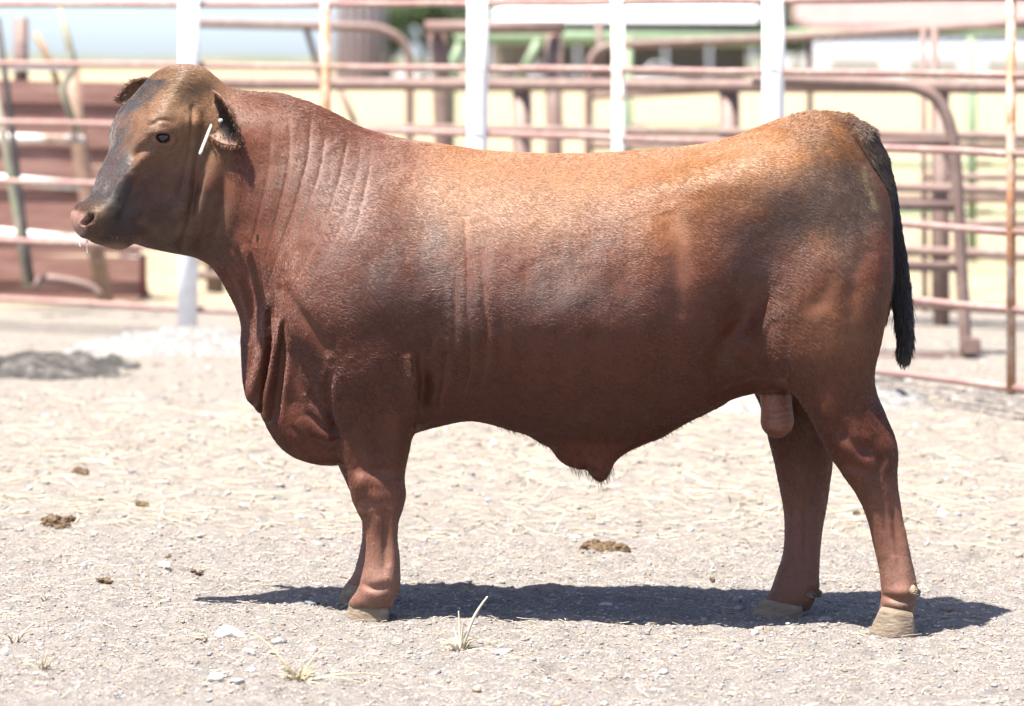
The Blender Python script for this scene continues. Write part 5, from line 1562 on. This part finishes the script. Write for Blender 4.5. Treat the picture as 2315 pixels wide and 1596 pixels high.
bm.faces.new(q[:4]); bm.faces.new((q[3], q[2], q[4], q[5]))
o = bm_obj('roof', bm, m_roofw, wb); o.matrix_parent_inverse = Matrix.Translation(-wb.location); o.modifiers.new('t', 'SOLIDIFY').thickness = .15
bx(wb, 'back_wall', ((x0 + x1) / 2, D - CAM_D + 11.5, ze / 2 - .2), (x1 - x0 - .5, .3, ze - .2), m_board2)
bx(wb, 'fascia', ((x0 + x1) / 2, D - CAM_D + .1, (ze + zb) / 2 - .06), (x1 - x0 - .4, .2, ze - zb - .06), m_darkv)
for i in range(7): bx(wb, 'post', (x0 + .4 + (x1 - x0 - .8) * i / 6, D - CAM_D + .05, zb / 2 - .1), (.3, .3, zb), m_silver)
# long white shed with a faded red roof at the right
D = 380.0; k = D / 9000; yT = D - CAM_D
x0, x1 = (1775 - 1157) * k, (2620 - 1157) * k
z = lambda v: CAM_H - (v - HZ) * k
rsd = frame_thing('red_roof_shed', Vector(((x0 + x1) / 2, yT + 5, 0)), 'long white shed with faded red roof at the upper right', 'shed')
bm = bmesh.new()
q = [bm.verts.new(p) for p in ((x0, yT - .5, z(60)), (x1, yT - .5, z(60)), (x1, yT + 7, z(-4)), (x0, yT + 7, z(-4)), (x1, yT + 15, z(60)), (x0, yT + 15, z(60)))]
bm.faces.new(q[:4]); bm.faces.new((q[3], q[2], q[4], q[5]))
o = bm_obj('roof', bm, m_redf, rsd); o.matrix_parent_inverse = Matrix.Translation(-rsd.location); o.modifiers.new('t', 'SOLIDIFY').thickness = .2
ribbed('wall', x0 + .4, x1 - .4, yT, -.2, z(64), m_roofw, 1.2, .08, rsd)
bx(rsd, 'inner_wall', ((x0 + x1) / 2, yT + 7.3, z(64) / 2 - .1), (x1 - x0 - 1.0, 14.2, z(64)), m_roofw, .05)
for i in range(5): bx(rsd, 'door', (x0 + 3 + (x1 - x0 - 6) * i / 4, yT - .14, 1.6), (2.6, .1, 3.2), m_roofw, .03)
# low far hills
hx_ = np.linspace(-500, 500, 120); top = 3.0 + 3.5 * (fbm(np.stack([hx_ / 60, 0 * hx_, 0 * hx_], 1), 1, 3) + .5)
Vh = np.concatenate([np.stack([hx_, 0 * hx_ + 1190, 0 * hx_ - 1], 1), np.stack([hx_, 0 * hx_ + 1240, top], 1), np.stack([hx_, 0 * hx_ + 1300, 0 * hx_ - 1], 1)])
Fh = [(i, i + 1, 121 + i, 120 + i) for i in range(119)] + [(120 + i, 121 + i, 241 + i, 240 + i) for i in range(119)]
hills = link(bpy.data.objects.new('hills', np_mesh('hills', Vh, Fh, [noise_mat('hill_scrub', [(.3, (.12, .14, .08)), (.7, (.22, .21, .13))], .05, rough=.95)]))); tag(hills, kind='structure')
# parked pickups beyond the pens
def pickup(u, D, col, label, L=5.2):
    k = D / 9000; c = Vector(((u - 1157) * k, D - CAM_D, 0))
    r = frame_thing('pickup_truck', c, label, 'pickup truck', 'pickups parked beyond the pens')
    m = noise_mat('truck_paint', [(.3, col), (.7, tuple(q * 1.08 for q in col))], .5, rough=.3)
    prof = [(-L / 2, .5), (-L / 2, 1.0), (-L * .12, 1.05), (-L * .06, 1.05), (.0, 1.62), (L * .2, 1.66), (L * .29, 1.12), (L * .48, 1.0), (L / 2, .82), (L / 2, .5)]
    bm = bmesh.new()
    a = [bm.verts.new((x, -.9, zz)) for x, zz in prof]; b_ = [bm.verts.new((x, .9, zz)) for x, zz in prof]
    bm.faces.new(a); bm.faces.new(b_[::-1])
    for i in range(len(prof)): bm.faces.new((a[i], b_[i], b_[(i + 1) % len(prof)], a[(i + 1) % len(prof)]))
    bmesh.ops.bevel(bm, geom=[e for e in bm.edges], offset=.05, segments=2, affect='EDGES')
    bm_obj('body', bm, m, r, True)
    bm = bmesh.new(); v4 = [bm.verts.new(q) for q in ((.05, -.915, 1.12), (L * .24, -.915, 1.12), (L * .19, -.915, 1.56), (.06, -.915, 1.54))]; bm.faces.new(v4); o = bm_obj('window', bm, m_glassd, r); o.modifiers.new('t', 'SOLIDIFY').thickness = .02
    for wx in (-L * .3, L * .3):
        bm = bmesh.new(); bmesh.ops.create_cone(bm, segments=20, radius1=.38, radius2=.38, depth=.24, cap_ends=True); bmesh.ops.rotate(bm, matrix=Matrix.Rotation(R(90), 3, 'X'), verts=bm.verts); bmesh.ops.bevel(bm, geom=bm.edges[:], offset=.04, segments=1, affect='EDGES')
        o = bm_obj('wheel', bm, m_dk, r, True); o.location = (wx, -.85, .38)
pickup(1225, 330, (.16, .17, .20), 'dark grey pickup parked beyond the green panel')
pickup(1470, 335, (.55, .56, .60), 'silver pickup parked under the middle of the barn roof')
pickup(965, 320, (.72, .74, .78), 'white pickup parked right of the grain bin')

# trees
m_leafs = []
for nm, c0, c1 in (('leaf_mid', (.055, .095, .035), (.10, .15, .06)), ('leaf_grey', (.07, .10, .06), (.13, .165, .10))):
    m_leafs.append(noise_mat(nm, [(.3, c0), (.7, c1)], .9, rough=.6))
m_bark = noise_mat('bark', [(.3, (.07, .055, .045)), (.7, (.14, .115, .095))], 6, rough=.9)
def tree(x, y, h, rad, label, seed, mat, n=2600):
    rng = np.random.default_rng(seed)
    z0 = float(ground_h(np.array([x]), np.array([y]))[0])
    root = empty('tree', (x, y, z0)); tag(root, label, 'tree', 'trees beyond the pens')
    bm = bmesh.new()
    tube(bm, [Vector((0, 0, -.3)), Vector((.1, 0, h * .25)), Vector((-.05, .1, h * .5)), Vector((0, 0, h * .8))], [h * .04, h * .03, h * .02, h * .006], 8)
    lobes = []
    for i in range(9):
        a = rng.random() * 6.28; q = rng.uniform(.15, .75) * rad; zz = h * rng.uniform(.38, .88)
        c = np.array([math.cos(a) * q, math.sin(a) * q, zz]); lobes.append((c, rad * rng.uniform(.35, .6)))
        tube(bm, [Vector((0, 0, h * .3)), Vector(c * .5 + np.array([0, 0, h * .2])), Vector(c)], [h * .014, h * .009, h * .003], 5)
    bm_obj('trunk', bm, m_bark, root, True)
    P = []
    for _ in range(n):
        c, r = lobes[rng.integers(0, len(lobes))]
        d = rng.normal(size=3); d /= np.linalg.norm(d); P.append(c + d * r * rng.uniform(.55, 1.05) * np.array([1, 1, .8]))
    P = np.array(P); s = rad * .055 * rng.uniform(.6, 1.4, n)
    A = rng.normal(size=(n, 3)); A /= np.linalg.norm(A, axis=1, keepdims=True); B = np.cross(A, rng.normal(size=(n, 3))); B /= np.linalg.norm(B, axis=1, keepdims=True)
    V = np.stack([P - A * s[:, None] * 1.4, P + B * s[:, None] * .7, P + A * s[:, None] * 1.4, P - B * s[:, None] * .7], 1).reshape(-1, 3)
    link(bpy.data.objects.new('crown', np_mesh('crown', V, np.arange(4 * n).reshape(-1, 4), [mat], False)), root)
for i, (u, D, h, rad, m, lab) in enumerate([
    (880, 330, 8.5, 3.6, 1, 'grey-green tree beside the grain bin'), (955, 310, 8.5, 3.6, 0, 'dark green tree above the leaning brace'), (1035, 335, 8, 3.6, 1, 'pale green tree left of the middle white post'),
    (1095, 400, 9, 4.0, 0, 'green tree over the left end of the barn'), (1240, 430, 15, 6.5, 1, 'tree behind the left part of the barn'), (1420, 430, 15, 6.5, 0, 'tree behind the middle of the barn'),
    (1590, 430, 15, 6.5, 1, 'tree behind the right part of the barn'), (1745, 370, 8.5, 3.6, 0, 'green tree between the barn and the red roofed shed'),
    (1900, 440, 16, 7, 1, 'tree behind the left part of the red roofed shed'), (2080, 440, 16, 7, 0, 'tree behind the middle of the red roofed shed'), (2260, 440, 16, 7, 1, 'tree at the right edge behind the red roofed shed')]):
    tree((u - 1157) * D / 9000, D - CAM_D, h, rad, lab, 20 + i, m_leafs[m])
